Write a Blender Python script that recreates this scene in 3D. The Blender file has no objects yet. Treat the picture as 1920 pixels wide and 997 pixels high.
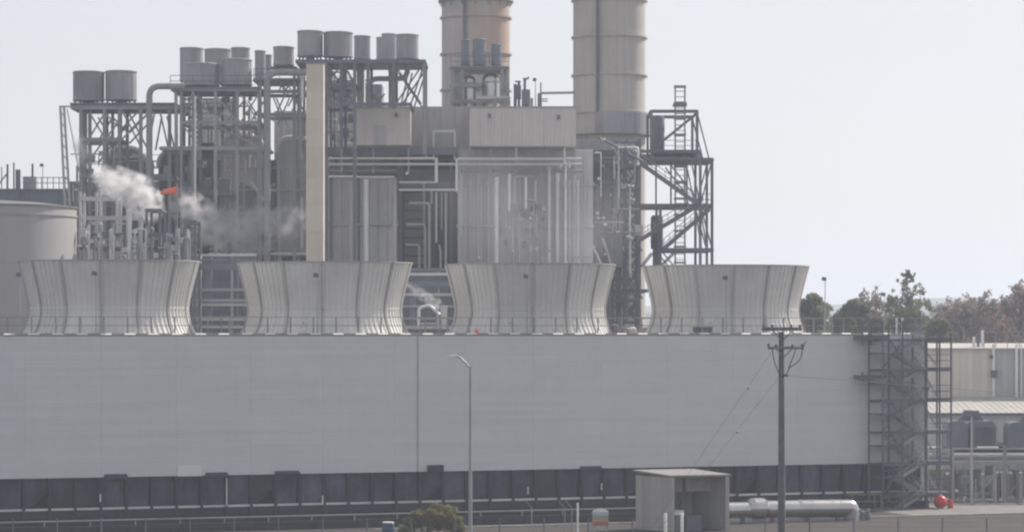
import bpy, math, random
from mathutils import Vector, Matrix
random.seed(7)
R = math.radians
SC = bpy.context.scene
COL = SC.collection

# ------------------------------------------------------------------ camera
FPX = 6000.0            # focal length in pixels of the 1920-wide photograph
HZ = 615.0              # row of the horizon
CZ = 15.0               # camera height, metres
cam = bpy.data.cameras.new('camera')
cam.sensor_width = 36.0
cam.lens = FPX / 1920.0 * 36.0
cam.shift_y = (HZ - 498.5) / 1920.0
cam.clip_start = 1.0
cam.clip_end = 20000.0
camo = bpy.data.objects.new('camera', cam)
camo.location = (0, 0, CZ)
camo.rotation_euler = (R(90), 0, 0)
COL.objects.link(camo)
SC.camera = camo

# ------------------------------------------------------------------ sky, sun, exposure
SUN_AZ, SUN_EL = 49.0, 41.0      # degrees right of the view direction, above the horizon
world = bpy.data.worlds.new('World')
SC.world = world
world.use_nodes = True
wn = world.node_tree
wn.nodes.clear()
sky = wn.nodes.new('ShaderNodeTexSky')
sky.sky_type = 'NISHITA'
sky.sun_disc = False
sky.sun_elevation = R(SUN_EL)
sky.sun_rotation = R(SUN_AZ)
sky.altitude = 200
sky.air_density = 1.0
sky.dust_density = 1.2
sky.ozone_density = 1.0
hsv = wn.nodes.new('ShaderNodeHueSaturation')
hsv.inputs['Saturation'].default_value = 0.36
mixw = wn.nodes.new('ShaderNodeMix')
mixw.data_type = 'RGBA'
mixw.inputs[0].default_value = 0.5                      # thin white veil of high cloud
mixw.inputs[7].default_value = (7.45, 7.35, 7.75, 1)
bg = wn.nodes.new('ShaderNodeBackground')
bg.inputs['Strength'].default_value = 0.090
wo = wn.nodes.new('ShaderNodeOutputWorld')
wn.links.new(sky.outputs[0], hsv.inputs['Color'])
wn.links.new(hsv.outputs[0], mixw.inputs[6])
wn.links.new(mixw.outputs[2], bg.inputs['Color'])
wn.links.new(bg.outputs[0], wo.inputs['Surface'])

sund = bpy.data.lights.new('sun', 'SUN')
sund.energy = 5.0
sund.angle = R(0.6)
sund.color = (1.0, 0.93, 0.84)
suno = bpy.data.objects.new('sun', sund)
sdir = Vector((math.sin(R(SUN_AZ)) * math.cos(R(SUN_EL)), math.cos(R(SUN_AZ)) * math.cos(R(SUN_EL)), math.sin(R(SUN_EL))))
suno.rotation_euler = sdir.to_track_quat('Z', 'Y').to_euler()
suno.location = (60, 120, 120)
COL.objects.link(suno)

SC.view_settings.view_transform = 'Standard'
SC.view_settings.look = 'None'
SC.view_settings.exposure = 0.34
SC.view_settings.gamma = 1.0
SC.view_settings.use_curve_mapping = False
SC.render.engine = 'CYCLES'
SC.cycles.use_denoising = True
SC.cycles.max_bounces = 5
SC.cycles.diffuse_bounces = 3
SC.cycles.glossy_bounces = 2
SC.cycles.transparent_max_bounces = 12
SC.cycles.volume_bounces = 2
SC.cycles.sample_clamp_indirect = 4.0
SC.cycles.pixel_filter_type = 'BLACKMAN_HARRIS'
SC.cycles.filter_width = 2.3

# ------------------------------------------------------------------ materials
def mat(name, col, rough=0.65, metal=0.0, var=0.10, scale=0.6, streak=0.0, bump=0.0, spec=0.3, stain=None, stain_amt=0.5, corr=None, rnd=0.05, stain_at=None, hstreak=0.0, leaf=0.0):
    m = bpy.data.materials.new(name)
    m.use_nodes = True
    nt = m.node_tree
    N, L = nt.nodes, nt.links
    p = N['Principled BSDF']
    p.inputs['Roughness'].default_value = rough
    p.inputs['Metallic'].default_value = metal
    p.inputs['Specular IOR Level'].default_value = spec
    geo = N.new('ShaderNodeNewGeometry')
    nz = N.new('ShaderNodeTexNoise')
    nz.inputs['Scale'].default_value = scale
    nz.inputs['Detail'].default_value = 6
    nz.inputs['Roughness'].default_value = 0.65
    L.new(geo.outputs['Position'], nz.inputs['Vector'])
    mr = N.new('ShaderNodeMapRange')
    mr.inputs[1].default_value = 0.3; mr.inputs[2].default_value = 0.7
    mr.inputs[3].default_value = 1 - var; mr.inputs[4].default_value = 1 + var
    L.new(nz.outputs['Fac'], mr.inputs[0])
    oi = N.new('ShaderNodeObjectInfo')
    mr2 = N.new('ShaderNodeMapRange')
    mr2.inputs[3].default_value = 1 - rnd; mr2.inputs[4].default_value = 1 + rnd
    L.new(oi.outputs['Random'], mr2.inputs[0])
    mu = N.new('ShaderNodeMath'); mu.operation = 'MULTIPLY'
    L.new(mr.outputs[0], mu.inputs[0]); L.new(mr2.outputs[0], mu.inputs[1])
    last = mu.outputs[0]
    if streak:
        mp = N.new('ShaderNodeMapping'); mp.inputs['Scale'].default_value = (2.2, 2.2, 0.10)
        L.new(geo.outputs['Position'], mp.inputs['Vector'])
        n2 = N.new('ShaderNodeTexNoise'); n2.inputs['Scale'].default_value = 1.0; n2.inputs['Detail'].default_value = 5
        L.new(mp.outputs[0], n2.inputs['Vector'])
        mr3 = N.new('ShaderNodeMapRange')
        mr3.inputs[1].default_value = 0.35; mr3.inputs[2].default_value = 0.7
        mr3.inputs[3].default_value = 1.0; mr3.inputs[4].default_value = 1 - streak
        L.new(n2.outputs['Fac'], mr3.inputs[0])
        mu2 = N.new('ShaderNodeMath'); mu2.operation = 'MULTIPLY'
        L.new(last, mu2.inputs[0]); L.new(mr3.outputs[0], mu2.inputs[1])
        last = mu2.outputs[0]
    if hstreak:                                    # faint level bands of fading along the sheets
        mp = N.new('ShaderNodeMapping'); mp.inputs['Scale'].default_value = (0.05, 0.05, 2.4)
        L.new(geo.outputs['Position'], mp.inputs['Vector'])
        n5 = N.new('ShaderNodeTexNoise'); n5.inputs['Scale'].default_value = 1.0; n5.inputs['Detail'].default_value = 5
        L.new(mp.outputs[0], n5.inputs['Vector'])
        mr5 = N.new('ShaderNodeMapRange'); mr5.inputs[1].default_value = 0.3; mr5.inputs[2].default_value = 0.7
        mr5.inputs[3].default_value = 1 + hstreak; mr5.inputs[4].default_value = 1 - hstreak
        L.new(n5.outputs['Fac'], mr5.inputs[0])
        mu5 = N.new('ShaderNodeMath'); mu5.operation = 'MULTIPLY'
        L.new(last, mu5.inputs[0]); L.new(mr5.outputs[0], mu5.inputs[1])
        last = mu5.outputs[0]
    sc = N.new('ShaderNodeVectorMath'); sc.operation = 'SCALE'
    sc.inputs[0].default_value = col
    L.new(last, sc.inputs['Scale'])
    cout = sc.outputs[0]
    if stain:
        n3 = N.new('ShaderNodeTexNoise'); n3.inputs['Scale'].default_value = 0.35; n3.inputs['Detail'].default_value = 7
        mp3 = N.new('ShaderNodeMapping'); mp3.inputs['Scale'].default_value = (1.6, 1.6, 0.5); mp3.inputs['Location'].default_value = (13, 4, 7)
        L.new(geo.outputs['Position'], mp3.inputs['Vector']); L.new(mp3.outputs[0], n3.inputs['Vector'])
        mr4 = N.new('ShaderNodeMapRange'); mr4.inputs[1].default_value = 0.5; mr4.inputs[2].default_value = 0.72
        mr4.inputs[3].default_value = 0; mr4.inputs[4].default_value = stain_amt
        L.new(n3.outputs['Fac'], mr4.inputs[0])
        if stain_at:                               # a rust patch with a place of its own
            ds = N.new('ShaderNodeVectorMath'); ds.operation = 'DISTANCE'; ds.inputs[1].default_value = stain_at[:3]
            L.new(geo.outputs['Position'], ds.inputs[0])
            nd = N.new('ShaderNodeMath'); nd.operation = 'MULTIPLY_ADD'; nd.inputs[1].default_value = -5.0
            L.new(n3.outputs['Fac'], nd.inputs[0]); L.new(ds.outputs['Value'], nd.inputs[2])
            mr4 = N.new('ShaderNodeMapRange'); mr4.inputs[1].default_value = stain_at[3] - 1.0; mr4.inputs[2].default_value = -1.5
            mr4.inputs[3].default_value = 0; mr4.inputs[4].default_value = stain_amt; mr4.interpolation_type = 'SMOOTHSTEP'
            L.new(nd.outputs[0], mr4.inputs[0])
        mx = N.new('ShaderNodeMix'); mx.data_type = 'RGBA'
        L.new(mr4.outputs[0], mx.inputs[0]); L.new(cout, mx.inputs[6]); mx.inputs[7].default_value = (*stain, 1)
        cout = mx.outputs[2]
    L.new(cout, p.inputs['Base Color'])
    if leaf:                                       # thin leaves pass some light through
        tl = N.new('ShaderNodeBsdfTranslucent'); L.new(cout, tl.inputs['Color'])
        ms = N.new('ShaderNodeMixShader'); ms.inputs[0].default_value = leaf
        L.new(p.outputs[0], ms.inputs[1]); L.new(tl.outputs[0], ms.inputs[2])
        L.new(ms.outputs[0], N['Material Output'].inputs['Surface'])
    if bump or corr:
        bp = N.new('ShaderNodeBump')
        if corr:                                   # fine sheet-metal corrugation: (axis vector, pitch, depth)
            ax, pitch, depth = corr
            dt = N.new('ShaderNodeVectorMath'); dt.operation = 'DOT_PRODUCT'; dt.inputs[1].default_value = ax
            L.new(geo.outputs['Position'], dt.inputs[0])
            m1 = N.new('ShaderNodeMath'); m1.operation = 'MULTIPLY'; m1.inputs[1].default_value = 2 * math.pi / pitch
            L.new(dt.outputs['Value'], m1.inputs[0])
            m2 = N.new('ShaderNodeMath'); m2.operation = 'SINE'; L.new(m1.outputs[0], m2.inputs[0])
            L.new(m2.outputs[0], bp.inputs['Height'])
            bp.inputs['Distance'].default_value = depth; bp.inputs['Strength'].default_value = 1.0
        else:
            L.new(nz.outputs['Fac'], bp.inputs['Height'])
            bp.inputs['Distance'].default_value = bump; bp.inputs['Strength'].default_value = 0.6
        L.new(bp.outputs[0], p.inputs['Normal'])
    return m

YAW = math.atan2(27.9, 69.2)
DX, DY = math.cos(YAW), math.sin(YAW)          # along the cooling-tower wall
NX, NY = -math.sin(YAW), math.cos(YAW)         # into the tower

MT = {
 'ground': mat('ground_dirt', (0.040, 0.0355, 0.0325), 0.95, var=0.35, scale=0.25, bump=0.05),
 'asphalt': mat('asphalt', (0.032, 0.032, 0.034), 0.92, var=0.3, scale=0.5, bump=0.02),
 'concrete': mat('concrete', (0.36, 0.345, 0.32), 0.9, var=0.18, scale=0.8, streak=0.2),
 'yardc':    mat('yard_concrete', (0.17, 0.162, 0.152), 0.9, var=0.25, scale=0.5),
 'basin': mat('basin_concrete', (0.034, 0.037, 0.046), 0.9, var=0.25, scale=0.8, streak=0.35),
 'siding': mat('casing_siding', (0.635, 0.636, 0.65), 0.7, var=0.035, scale=0.35, streak=0.025, corr=((0, 0, 1), 0.3, 0.0012), rnd=0.016, hstreak=0.035),
 'patch': mat('pale_sheet', (0.74, 0.73, 0.73), 0.7, var=0.05),
 'frp': mat('stack_fibreglass', (0.65, 0.642, 0.622), 0.6, var=0.07, scale=0.4, streak=0.06, rnd=0.08),
 'frpdark': mat('stack_joint', (0.36, 0.355, 0.345), 0.7, var=0.1),
 'white':    mat('white_paint', (0.75, 0.74, 0.71), 0.5, var=0.06),
 'curtain': mat('inlet_curtain', (0.078, 0.088, 0.122), 0.6, var=0.45, scale=0.45, streak=0.3, rnd=0.3),  # blue-grey sheets, pushed bluer to carry the tint of the inlet's shade
 'void':     mat('interior_shade', (0.02, 0.022, 0.026), 0.9),  # near-black colour standing in for the shade inside openings
 'timber': mat('dark_timber', (0.032, 0.037, 0.052), 0.85, var=0.2),
 'steel': mat('grey_steel', (0.26, 0.26, 0.275), 0.6, var=0.15, rnd=0.15),
 'dsteel': mat('dark_steel', (0.118, 0.124, 0.150), 0.6, var=0.2, rnd=0.18),
 'stairsteel': mat('stair_steel', (0.105, 0.111, 0.135), 0.55, var=0.2, rnd=0.25),
 'galv': mat('galvanised', (0.37, 0.375, 0.38), 0.45, metal=0.3, var=0.12, rnd=0.10),
 'can': mat('silencer_skin', (0.31, 0.305, 0.325), 0.55, var=0.10, scale=0.5, streak=0.2, rnd=0.14),
 'alum': mat('aluminium_lagging', (0.46, 0.455, 0.45), 0.24, metal=0.85, var=0.12, rnd=0.06),
 'glint':    mat('glint_steel', (0.62, 0.62, 0.62), 0.22, metal=0.8, var=0.05),
 'pipe': mat('pale_pipe', (0.70, 0.695, 0.69), 0.42, metal=0.1, var=0.08, rnd=0.12),
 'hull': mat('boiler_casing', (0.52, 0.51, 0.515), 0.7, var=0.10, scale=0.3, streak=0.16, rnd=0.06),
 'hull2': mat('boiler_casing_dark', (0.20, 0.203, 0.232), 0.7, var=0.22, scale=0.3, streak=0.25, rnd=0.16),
 'shadeblue': mat('casing_shade_blue', (0.088, 0.094, 0.128), 0.7, var=0.3, scale=0.3, streak=0.3, rnd=0.3),  # blue shade of the plant's gaps and recess put into the colour
 'blue':     mat('blue_grey_paint', (0.175, 0.195, 0.235), 0.6, var=0.1, rnd=0.05),
 'beige': mat('beige_cladding', (0.58, 0.55, 0.52), 0.7, var=0.05, scale=0.3, streak=0.08, corr=((1, 0, 0), 0.35, 0.004), rnd=0.02),
 'tan': mat('tan_cladding', (0.64, 0.575, 0.49), 0.7, var=0.06, scale=0.3, streak=0.1),
 'brown':    mat('brown_cladding', (0.20, 0.185, 0.17), 0.75, var=0.1),
 'chim': mat('chimney_paint', (0.45, 0.42, 0.385), 0.75, var=0.07, scale=0.25, streak=0.14),
 'chimrust': mat('chimney_rusty', (0.45, 0.41, 0.38), 0.75, var=0.08, scale=0.25, streak=0.16, stain=(0.40, 0.27, 0.20), stain_amt=0.7, stain_at=((927 - 960) * 372 / 6000, 374.0, 15 + (615 - 62) * 372 / 6000, 4.2)),
 'tank': mat('tank_paint', (0.335, 0.328, 0.328), 0.6, var=0.05, scale=0.2, streak=0.08),
 'tankroof': mat('tank_roof_dimmed', (0.15, 0.148, 0.147), 0.8, var=0.1, scale=0.4),  # darker than the shell to cancel the sun's brightening of the roof
 'bwall': mat('hall_cladding', (0.60, 0.565, 0.51), 0.7, var=0.05, scale=0.3, streak=0.1, corr=((1, 0, 0), 0.4, 0.008)),
 'bgray': mat('hall_cladding_grey', (0.44, 0.445, 0.46), 0.7, var=0.06, streak=0.1, corr=((1, 0, 0), 0.4, 0.008)),
 'roofm': mat('roof_sheet', (0.37, 0.355, 0.335), 0.6, var=0.06, streak=0.05),
 'xfmr':     mat('transformer_paint', (0.125, 0.14, 0.165), 0.55, var=0.12),
 'wood': mat('pole_wood', (0.205, 0.222, 0.232), 0.9, var=0.2, scale=2, streak=0.3),
 'wire':     mat('black_cable', (0.03, 0.03, 0.033), 0.6),
 'orange':   mat('orange_fabric', (0.85, 0.16, 0.07), 0.7, var=0.05),
 'red': mat('red_paint', (0.50, 0.045, 0.04), 0.45, var=0.15, scale=3),
 'bluep': mat('blue_plastic', (0.045, 0.085, 0.16), 0.5, var=0.1),
 'teal': mat('sign_teal', (0.42, 0.50, 0.50), 0.5, var=0.08),
 'green': mat('sign_green', (0.25, 0.36, 0.28), 0.5, var=0.08),
 'sorange': mat('sign_orange', (0.46, 0.33, 0.22), 0.5, var=0.08),
 'sred': mat('sign_red', (0.36, 0.15, 0.12), 0.5, var=0.08),
 'shed': mat('shed_cladding', (0.40, 0.38, 0.355), 0.75, var=0.08, streak=0.15),
 'shedroof': mat('shed_roofing', (0.21, 0.205, 0.20), 0.7, var=0.08),
 'yellow': mat('yellow_paint', (0.26, 0.235, 0.13), 0.6, var=0.08),
 'leafg': mat('leaf_dark_green', (0.150, 0.165, 0.095), 0.8, var=0.45, scale=0.5, rnd=0.1, leaf=0.45),
 'leafy': mat('leaf_olive', (0.175, 0.170, 0.080), 0.8, var=0.4, scale=0.5, rnd=0.1, leaf=0.4),
 'leafr': mat('leaf_russet', (0.31, 0.185, 0.145), 0.85, var=0.4, scale=0.4, rnd=0.2, leaf=0.45),
 'leafb': mat('leaf_brown', (0.245, 0.195, 0.170), 0.85, var=0.4, scale=0.4, rnd=0.2, leaf=0.45),
 'bark':     mat('bark', (0.075, 0.066, 0.06), 0.9, var=0.25, scale=2),
 'hill':     mat('wooded_hill', (0.055, 0.060, 0.048), 0.95, var=0.4, scale=0.02),
 'floodl':   mat('lamp_glass', (0.5, 0.5, 0.5), 0.2, var=0.0),
}

# ------------------------------------------------------------------ mesh helpers
ROOTLOC = {}
MESH_SCALE_HINT = 0

def W(px, py, D):
    """a point of the place, D metres from the camera plane"""
    return Vector(((px - 960.0) * D / FPX, D, CZ + (HZ - py) * D / FPX))

def u(D):
    return D / FPX

class MB:
    def __init__(s):
        s.v = []; s.f = []
    def add(s, vs, fs):
        o = len(s.v)
        s.v += [Vector(v) for v in vs]
        s.f += [tuple(i + o for i in f) for f in fs]
        return s
    def hexa(s, c):                         # 8 corners: bottom ring, top ring
        return s.add(c, [(3, 2, 1, 0), (4, 5, 6, 7), (0, 1, 5, 4), (1, 2, 6, 5), (2, 3, 7, 6), (3, 0, 4, 7)])
    def box(s, x0, x1, y0, y1, z0, z1):
        return s.hexa([(x0, y0, z0), (x1, y0, z0), (x1, y1, z0), (x0, y1, z0), (x0, y0, z1), (x1, y0, z1), (x1, y1, z1), (x0, y1, z1)])
    def tbox(s, T, s0, s1, t0, t1, z0, z1): # box in a turned frame T(s,t,z)
        return s.hexa([T(s0, t0, z0), T(s1, t0, z0), T(s1, t1, z0), T(s0, t1, z0), T(s0, t0, z1), T(s1, t0, z1), T(s1, t1, z1), T(s0, t1, z1)])
    def beam(s, a, b, w, h=None):
        a = Vector(a); b = Vector(b); h = h or w
        d = (b - a).normalized()
        up = Vector((0, 0, 1)) if abs(d.z) < 0.95 else Vector((0, 1, 0))
        x = d.cross(up).normalized() * w * 0.5
        y = x.cross(d).normalized() * h * 0.5
        return s.hexa([a - x - y, a + x - y, a + x + y, a - x + y, b - x - y, b + x - y, b + x + y, b - x + y])
    def cyl(s, a, b, r0, r1=None, n=12, caps=True):
        a = Vector(a); b = Vector(b); r1 = r0 if r1 is None else r1
        d = (b - a).normalized()
        up = Vector((0, 0, 1)) if abs(d.z) < 0.95 else Vector((0, 1, 0))
        x = d.cross(up).normalized(); y = x.cross(d).normalized()
        vs = []
        for c, r in ((a, r0), (b, r1)):
            for k in range(n):
                t = 2 * math.pi * k / n
                vs.append(c + x * (r * math.cos(t)) + y * (r * math.sin(t)))
        fs = [(k, (k + 1) % n, n + (k + 1) % n, n + k) for k in range(n)]
        if caps:
            fs += [tuple(range(n - 1, -1, -1)), tuple(range(n, 2 * n))]
        return s.add(vs, fs)
    def tube(s, pts, r, n=10, bend=None, caps=True):
        pts = [Vector(p) for p in pts]
        bend = r * 2.2 if bend is None else bend
        path = [pts[0]]
        for i in range(1, len(pts) - 1):
            p, q, w = pts[i - 1], pts[i], pts[i + 1]
            a = (p - q); b = (w - q)
            bl = min(bend, a.length * 0.48, b.length * 0.48)
            a.normalize(); b.normalize()
            if a.dot(b) < -0.999:
                continue
            A = q + a * bl; B = q + b * bl
            for k in range(6):
                t = k / 5.0
                path.append(A * (1 - t) ** 2 + q * 2 * t * (1 - t) + B * t * t)
        path.append(pts[-1])
        m = len(path)
        tang = []
        for i in range(m):
            d = path[min(i + 1, m - 1)] - path[max(i - 1, 0)]
            tang.append(d.normalized())
        up = Vector((0, 0, 1)) if abs(tang[0].z) < 0.9 else Vector((0, 1, 0))
        x = tang[0].cross(up).normalized()
        vs = []
        for i in range(m):
            x = (x - tang[i] * x.dot(tang[i])).normalized()
            y = tang[i].cross(x)
            for k in range(n):
                t = 2 * math.pi * k / n
                vs.append(path[i] + x * (r * math.cos(t)) + y * (r * math.sin(t)))
        fs = []
        for i in range(m - 1):
            for k in range(n):
                a = i * n + k; b = i * n + (k + 1) % n
                fs.append((a, b, b + n, a + n))
        if caps:
            fs += [tuple(range(n - 1, -1, -1)), tuple(range((m - 1) * n, m * n))]
        return s.add(vs, fs)
    def lathe(s, c, prof, n=32, a0=0, a1=2 * math.pi):
        c = Vector(c); vs = []; m = len(prof); full = abs(a1 - a0) > 6.28
        k_n = n if full else n + 1
        for k in range(k_n):
            t = a0 + (a1 - a0) * k / n
            for r, z in prof:
                vs.append(c + Vector((r * math.cos(t), r * math.sin(t), z)))
        fs = []
        for k in range(n):
            k2 = (k + 1) % k_n
            for i in range(m - 1):
                fs.append((k * m + i, k2 * m + i, k2 * m + i + 1, k * m + i + 1))
        return s.add(vs, fs)
    def prism(s, poly, off):                # planar polygon swept by off
        off = Vector(off); n = len(poly)
        vs = [Vector(p) for p in poly] + [Vector(p) + off for p in poly]
        return s.add(vs, [tuple(range(n - 1, -1, -1)), tuple(range(n, 2 * n))] + [(k, (k + 1) % n, n + (k + 1) % n, n + k) for k in range(n)])
    def build(s, name, m, parent=None, smooth=False, label=None):
        lo = Vector((min(v.x for v in s.v), min(v.y for v in s.v), min(v.z for v in s.v)))
        hi = Vector((max(v.x for v in s.v), max(v.y for v in s.v), max(v.z for v in s.v)))
        c = Vector(((lo.x + hi.x) / 2, (lo.y + hi.y) / 2, lo.z))
        me = bpy.data.meshes.new(name)
        me.from_pydata([v - c for v in s.v], [], s.f)
        if smooth:
            me.polygons.foreach_set('use_smooth', [True] * len(me.polygons))
            me.set_sharp_from_angle(angle=R(40))
        me.materials.append(MT[m] if isinstance(m, str) else m)
        o = bpy.data.objects.new(name, me)
        COL.objects.link(o)
        put(o, c, parent)
        if label: o['label'] = label
        return o

def put(o, c, parent):
    ROOTLOC[o] = Vector(c)
    if parent is not None:
        o.parent = parent
        o.location = Vector(c) - ROOTLOC[parent]
    else:
        o.location = c

def copy_part(src, loc, rotz, parent, name=None):
    o = src.copy()
    if name: o.name = name
    COL.objects.link(o)
    o.parent = parent
    o.location = Vector(loc) - ROOTLOC[parent]
    o.rotation_euler = (0, 0, rotz)
    ROOTLOC[o] = Vector(loc)
    return o

def thing(name, label, cat, loc, group=None):
    o = bpy.data.objects.new(name, None)
    o.empty_display_size = 0.5
    COL.objects.link(o)
    o.location = loc
    ROOTLOC[o] = Vector(loc)
    return tag(o, label, cat, group)

def tag(o, label, cat, group=None):
    o['label'] = label; o['category'] = cat
    if group: o['group'] = group
    return o

def setting(o, kind='structure'):
    o['kind'] = kind
    return o

# ------------------------------------------------------------------ ground, road, kerb, hills
def sheet(name, m, poly, z):
    return setting(MB().add([(x, y, z) for x, y in poly], [tuple(range(len(poly)))]).build(name, m))

A0 = Vector((-38.4, 240.0, 0))                 # foot of the tower wall where it leaves the picture on the left
def T(s, t, z):                                # tower frame: s along the wall, t into the tower
    return Vector((A0.x + s * DX + t * NX, A0.y + s * DY + t * NY, z))
def s_at(px, t):                               # wall position that shows in column px
    p = (px - 960.0) / FPX
    return (p * (A0.y + t * NY) - A0.x - t * NX) / (DX - p * DY)
def z_at(py, px, t):
    s = s_at(px, t)
    return CZ + (HZ - py) * T(s, t, 0).y / FPX

g = MB()
n = 24
xs = [-5200 + 10400 * i / n for i in range(n + 1)]
ys = [-150 + 5000 * (j / n) ** 2 for j in range(n + 1)]
g.add([(x, y, 0) for y in ys for x in xs], [(j * (n + 1) + i, j * (n + 1) + i + 1, (j + 1) * (n + 1) + i + 1, (j + 1) * (n + 1) + i) for j in range(n) for i in range(n)])
setting(g.build('ground', 'ground'))
def tq(s0, s1, t0, t1):
    return [tuple(T(s, t, 0)[:2]) for s, t in ((s0, t0), (s1, t0), (s1, t1), (s0, t1))]
sheet('yard_paving', 'yardc', tq(s_at(1660, -6), 190, -12.3, 140), 0.012)
sheet('road', 'asphalt', tq(-90, 200, -12.4, 1.0), 0.006)
sheet('yard_gravel', 'ground', tq(-60, 190, 1.0, 140), 0.004)
MBk = MB(); MBk.tbox(T, s_at(700, -12.5), 200, -12.72, -12.4, 0, 0.13)
setting(MBk.build('kerb', 'concrete'))

def hill(D, px0, px1, py_fn, name, thick):
    mb = MB(); m = 60; rows = []
    for i in range(m + 1):
        px = px0 + (px1 - px0) * i / m
        top = W(px, py_fn(px), D)
        rows.append([(top.x, D - thick, -0.5), (top.x, D - thick * 0.55, top.z * 0.55), (top.x, D - thick * 0.2, top.z * 0.9), (top.x, D, top.z), (top.x, D + thick, -0.5)])
    k = 5
    mb.add([p for r in rows for p in r], [(i * k + j, (i + 1) * k + j, (i + 1) * k + j + 1, i * k + j + 1) for i in range(m) for j in range(k - 1)])
    return setting(mb.build(name, 'hill', smooth=True))
hill(3300, -1600, 3500, lambda p: 566 + 6 * math.sin(p / 170.0) + 4 * math.sin(p / 61.0 + 1), 'hill', 500)
hill(2000, -1600, 3500, lambda p: 586 + 5 * math.sin(p / 120.0 + 2) + 3 * math.sin(p / 37.0), 'hill', 250)

# ------------------------------------------------------------------ cooling tower
ZD, ZC = 14.5, 3.7              # deck, lower edge of the casing
S_END = s_at(1734, 0)
S_BEG = -9.0
TD = 16.8
ct = thing('cooling_tower', 'long grey-sided cooling tower filling the front with dark air inlet along its foot', 'cooling tower', T(S_BEG, 0, 0))
# casing: horizontal sheets, each its own piece
pw = (s_at(1127, 0) - s_at(46, 0)) / 8.0
s0 = s_at(46, 0)
while s0 > S_BEG: s0 -= pw
edges = []
e = s0
while e < S_END + 0.01:
    edges.append(e); e += pw
edges[0] = S_BEG
edges = [e for e in edges if e < S_END - 0.8] + [S_END]
rows = 9; rh = (ZD - ZC - 0.12) / rows
sheet_cache = {}
for i in range(len(edges) - 1):
    w = edges[i + 1] - edges[i]
    for r in range(rows):
        key = round(w, 3)
        pos = T((edges[i] + edges[i + 1]) / 2, random.uniform(-0.008, 0.008), ZC + r * rh)
        if key not in sheet_cache:
            o = MB().box(-w / 2 + 0.004, w / 2 - 0.004, 0, 0.06, 0.001, rh - 0.001).build('siding_sheet', 'siding')
            sheet_cache[key] = o
            o.parent = ct; o.location = pos - ROOTLOC[ct]; o.rotation_euler = (0, 0, YAW)
        else:
            copy_part(sheet_cache[key], pos, YAW, ct)
c_ = MB(); c_.tbox(T, S_BEG, S_END, 0.09, 0.3, ZC, ZD - 0.05); c_.build('casing_backing', 'siding', ct)
c_ = MB(); c_.tbox(T, S_BEG, S_END, TD - 0.2, TD, 0, ZD - 0.05); c_.build('rear_wall', 'siding', ct)
c_ = MB(); c_.tbox(T, S_END - 0.2, S_END, 0.31, TD - 0.21, 0.5, ZD - 0.05); c_.build('end_wall', 'siding', ct)
c_ = MB(); c_.tbox(T, S_BEG, S_BEG + 0.2, 0.31, TD - 0.21, 0.5, ZD - 0.05); c_.build('end_wall', 'siding', ct)
c_ = MB(); c_.tbox(T, S_BEG - 0.05, S_END + 0.05, -0.06, TD + 0.05, ZD - 0.04, ZD); c_.build('deck', 'concrete', ct)
c_ = MB(); c_.tbox(T, s_at(781.5, 0), s_at(784.5, 0), -0.05, -0.02, ZC, ZD - 0.1); c_.build('joint_cover', 'frpdark', ct)
c_ = MB(); c_.tbox(T, s_at(333, 0), s_at(378, 0), -0.07, -0.03, z_at(892, 355, 0), z_at(872, 355, 0)); c_.build('patch_sheet', 'patch', ct)
# white wedges along the deck edge, sloped and painted to give sunlit dashes
cell = (s_at(1359, 8.2) - s_at(205, 8.2)) / 3.0
fw = cell / 9.6
k = 0; s = S_BEG + 0.4
fl = MB(); fl.prism([(-0.42, 0, 0), (-0.42, -0.11, -0.10), (-0.42, 0, -0.13)], (0.84, 0, 0)); flo = fl.build('sunlit_dash', 'white', None)
first = True
while s < S_END - 0.5:
    pos = T(s, -0.06, ZD - 0.02)
    if first:
        flo.parent = ct; flo.location = pos - ROOTLOC[ct]; flo.rotation_euler = (0, 0, YAW); first = False
    else:
        copy_part(flo, pos, YAW, ct)
    s += fw
# air inlet
bay = cell / 9.0
s = s_at(45, 0)
while s > S_BEG + bay: s -= bay
cols = []
while s < S_END - 0.2:
    cols.append(s); s += bay
curt = None; coln = None; rail_b = None
for i, sc_ in enumerate(cols):
    pos = T(sc_, 0.12, 0)
    if coln is None:
        coln = MB().box(-0.09, 0.09, 0, 0.3, 0, ZC).build('inlet_column', 'timber')
        coln.parent = ct; coln.location = pos - ROOTLOC[ct]; coln.rotation_euler = (0, 0, YAW)
    else:
        copy_part(coln, pos, YAW, ct)
    if i + 1 < len(cols) or True:
        m = MB(); w = (cols[i + 1] if i + 1 < len(cols) else S_END - 0.05) - sc_ - 0.18
        if w < 0.4: continue
        nx_ = 5; zs = [1.42, 1.9, 2.5, 3.1, ZC - 0.02]
        bulge = random.uniform(-0.35, 0.4); sag = random.uniform(-0.3, 0.45); torn = random.random() < 0.14
        vv = []
        for j, z in enumerate(zs):
            for q in range(nx_):
                f = q / (nx_ - 1)
                t = 0.55 + 0.10 * (ZC - z) - bulge * math.sin(math.pi * f) * math.sin(math.pi * (z - 1.3) / 2.6) - sag * f * (ZC - z) / 2.6
                zz = z + (0.9 * f * f * (2.6 - z) / 1.2 if torn and z < 2.4 else 0)
                vv.append(T(sc_ + 0.09 + w * f, t + (0.35 * f if torn and z < 2.4 else 0), zz))
        m.add(vv, [(j * nx_ + q, j * nx_ + q + 1, (j + 1) * nx_ + q + 1, (j + 1) * nx_ + q) for j in range(4) for q in range(nx_ - 1)])
        m.build('inlet_curtain', 'curtain', ct, smooth=True)
        m = MB(); m.tbox(T, sc_ + 0.09, sc_ + 0.09 + w, 0.16, 0.36, 1.24, 1.40); m.build('inlet_sill', 'pipe', ct)
        m = MB(); m.tbox(T, sc_ + 0.09, sc_ + 0.09 + w, 0.2, 0.34, 0.62, 1.22); m.build('splash_board', 'timber', ct)
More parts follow.
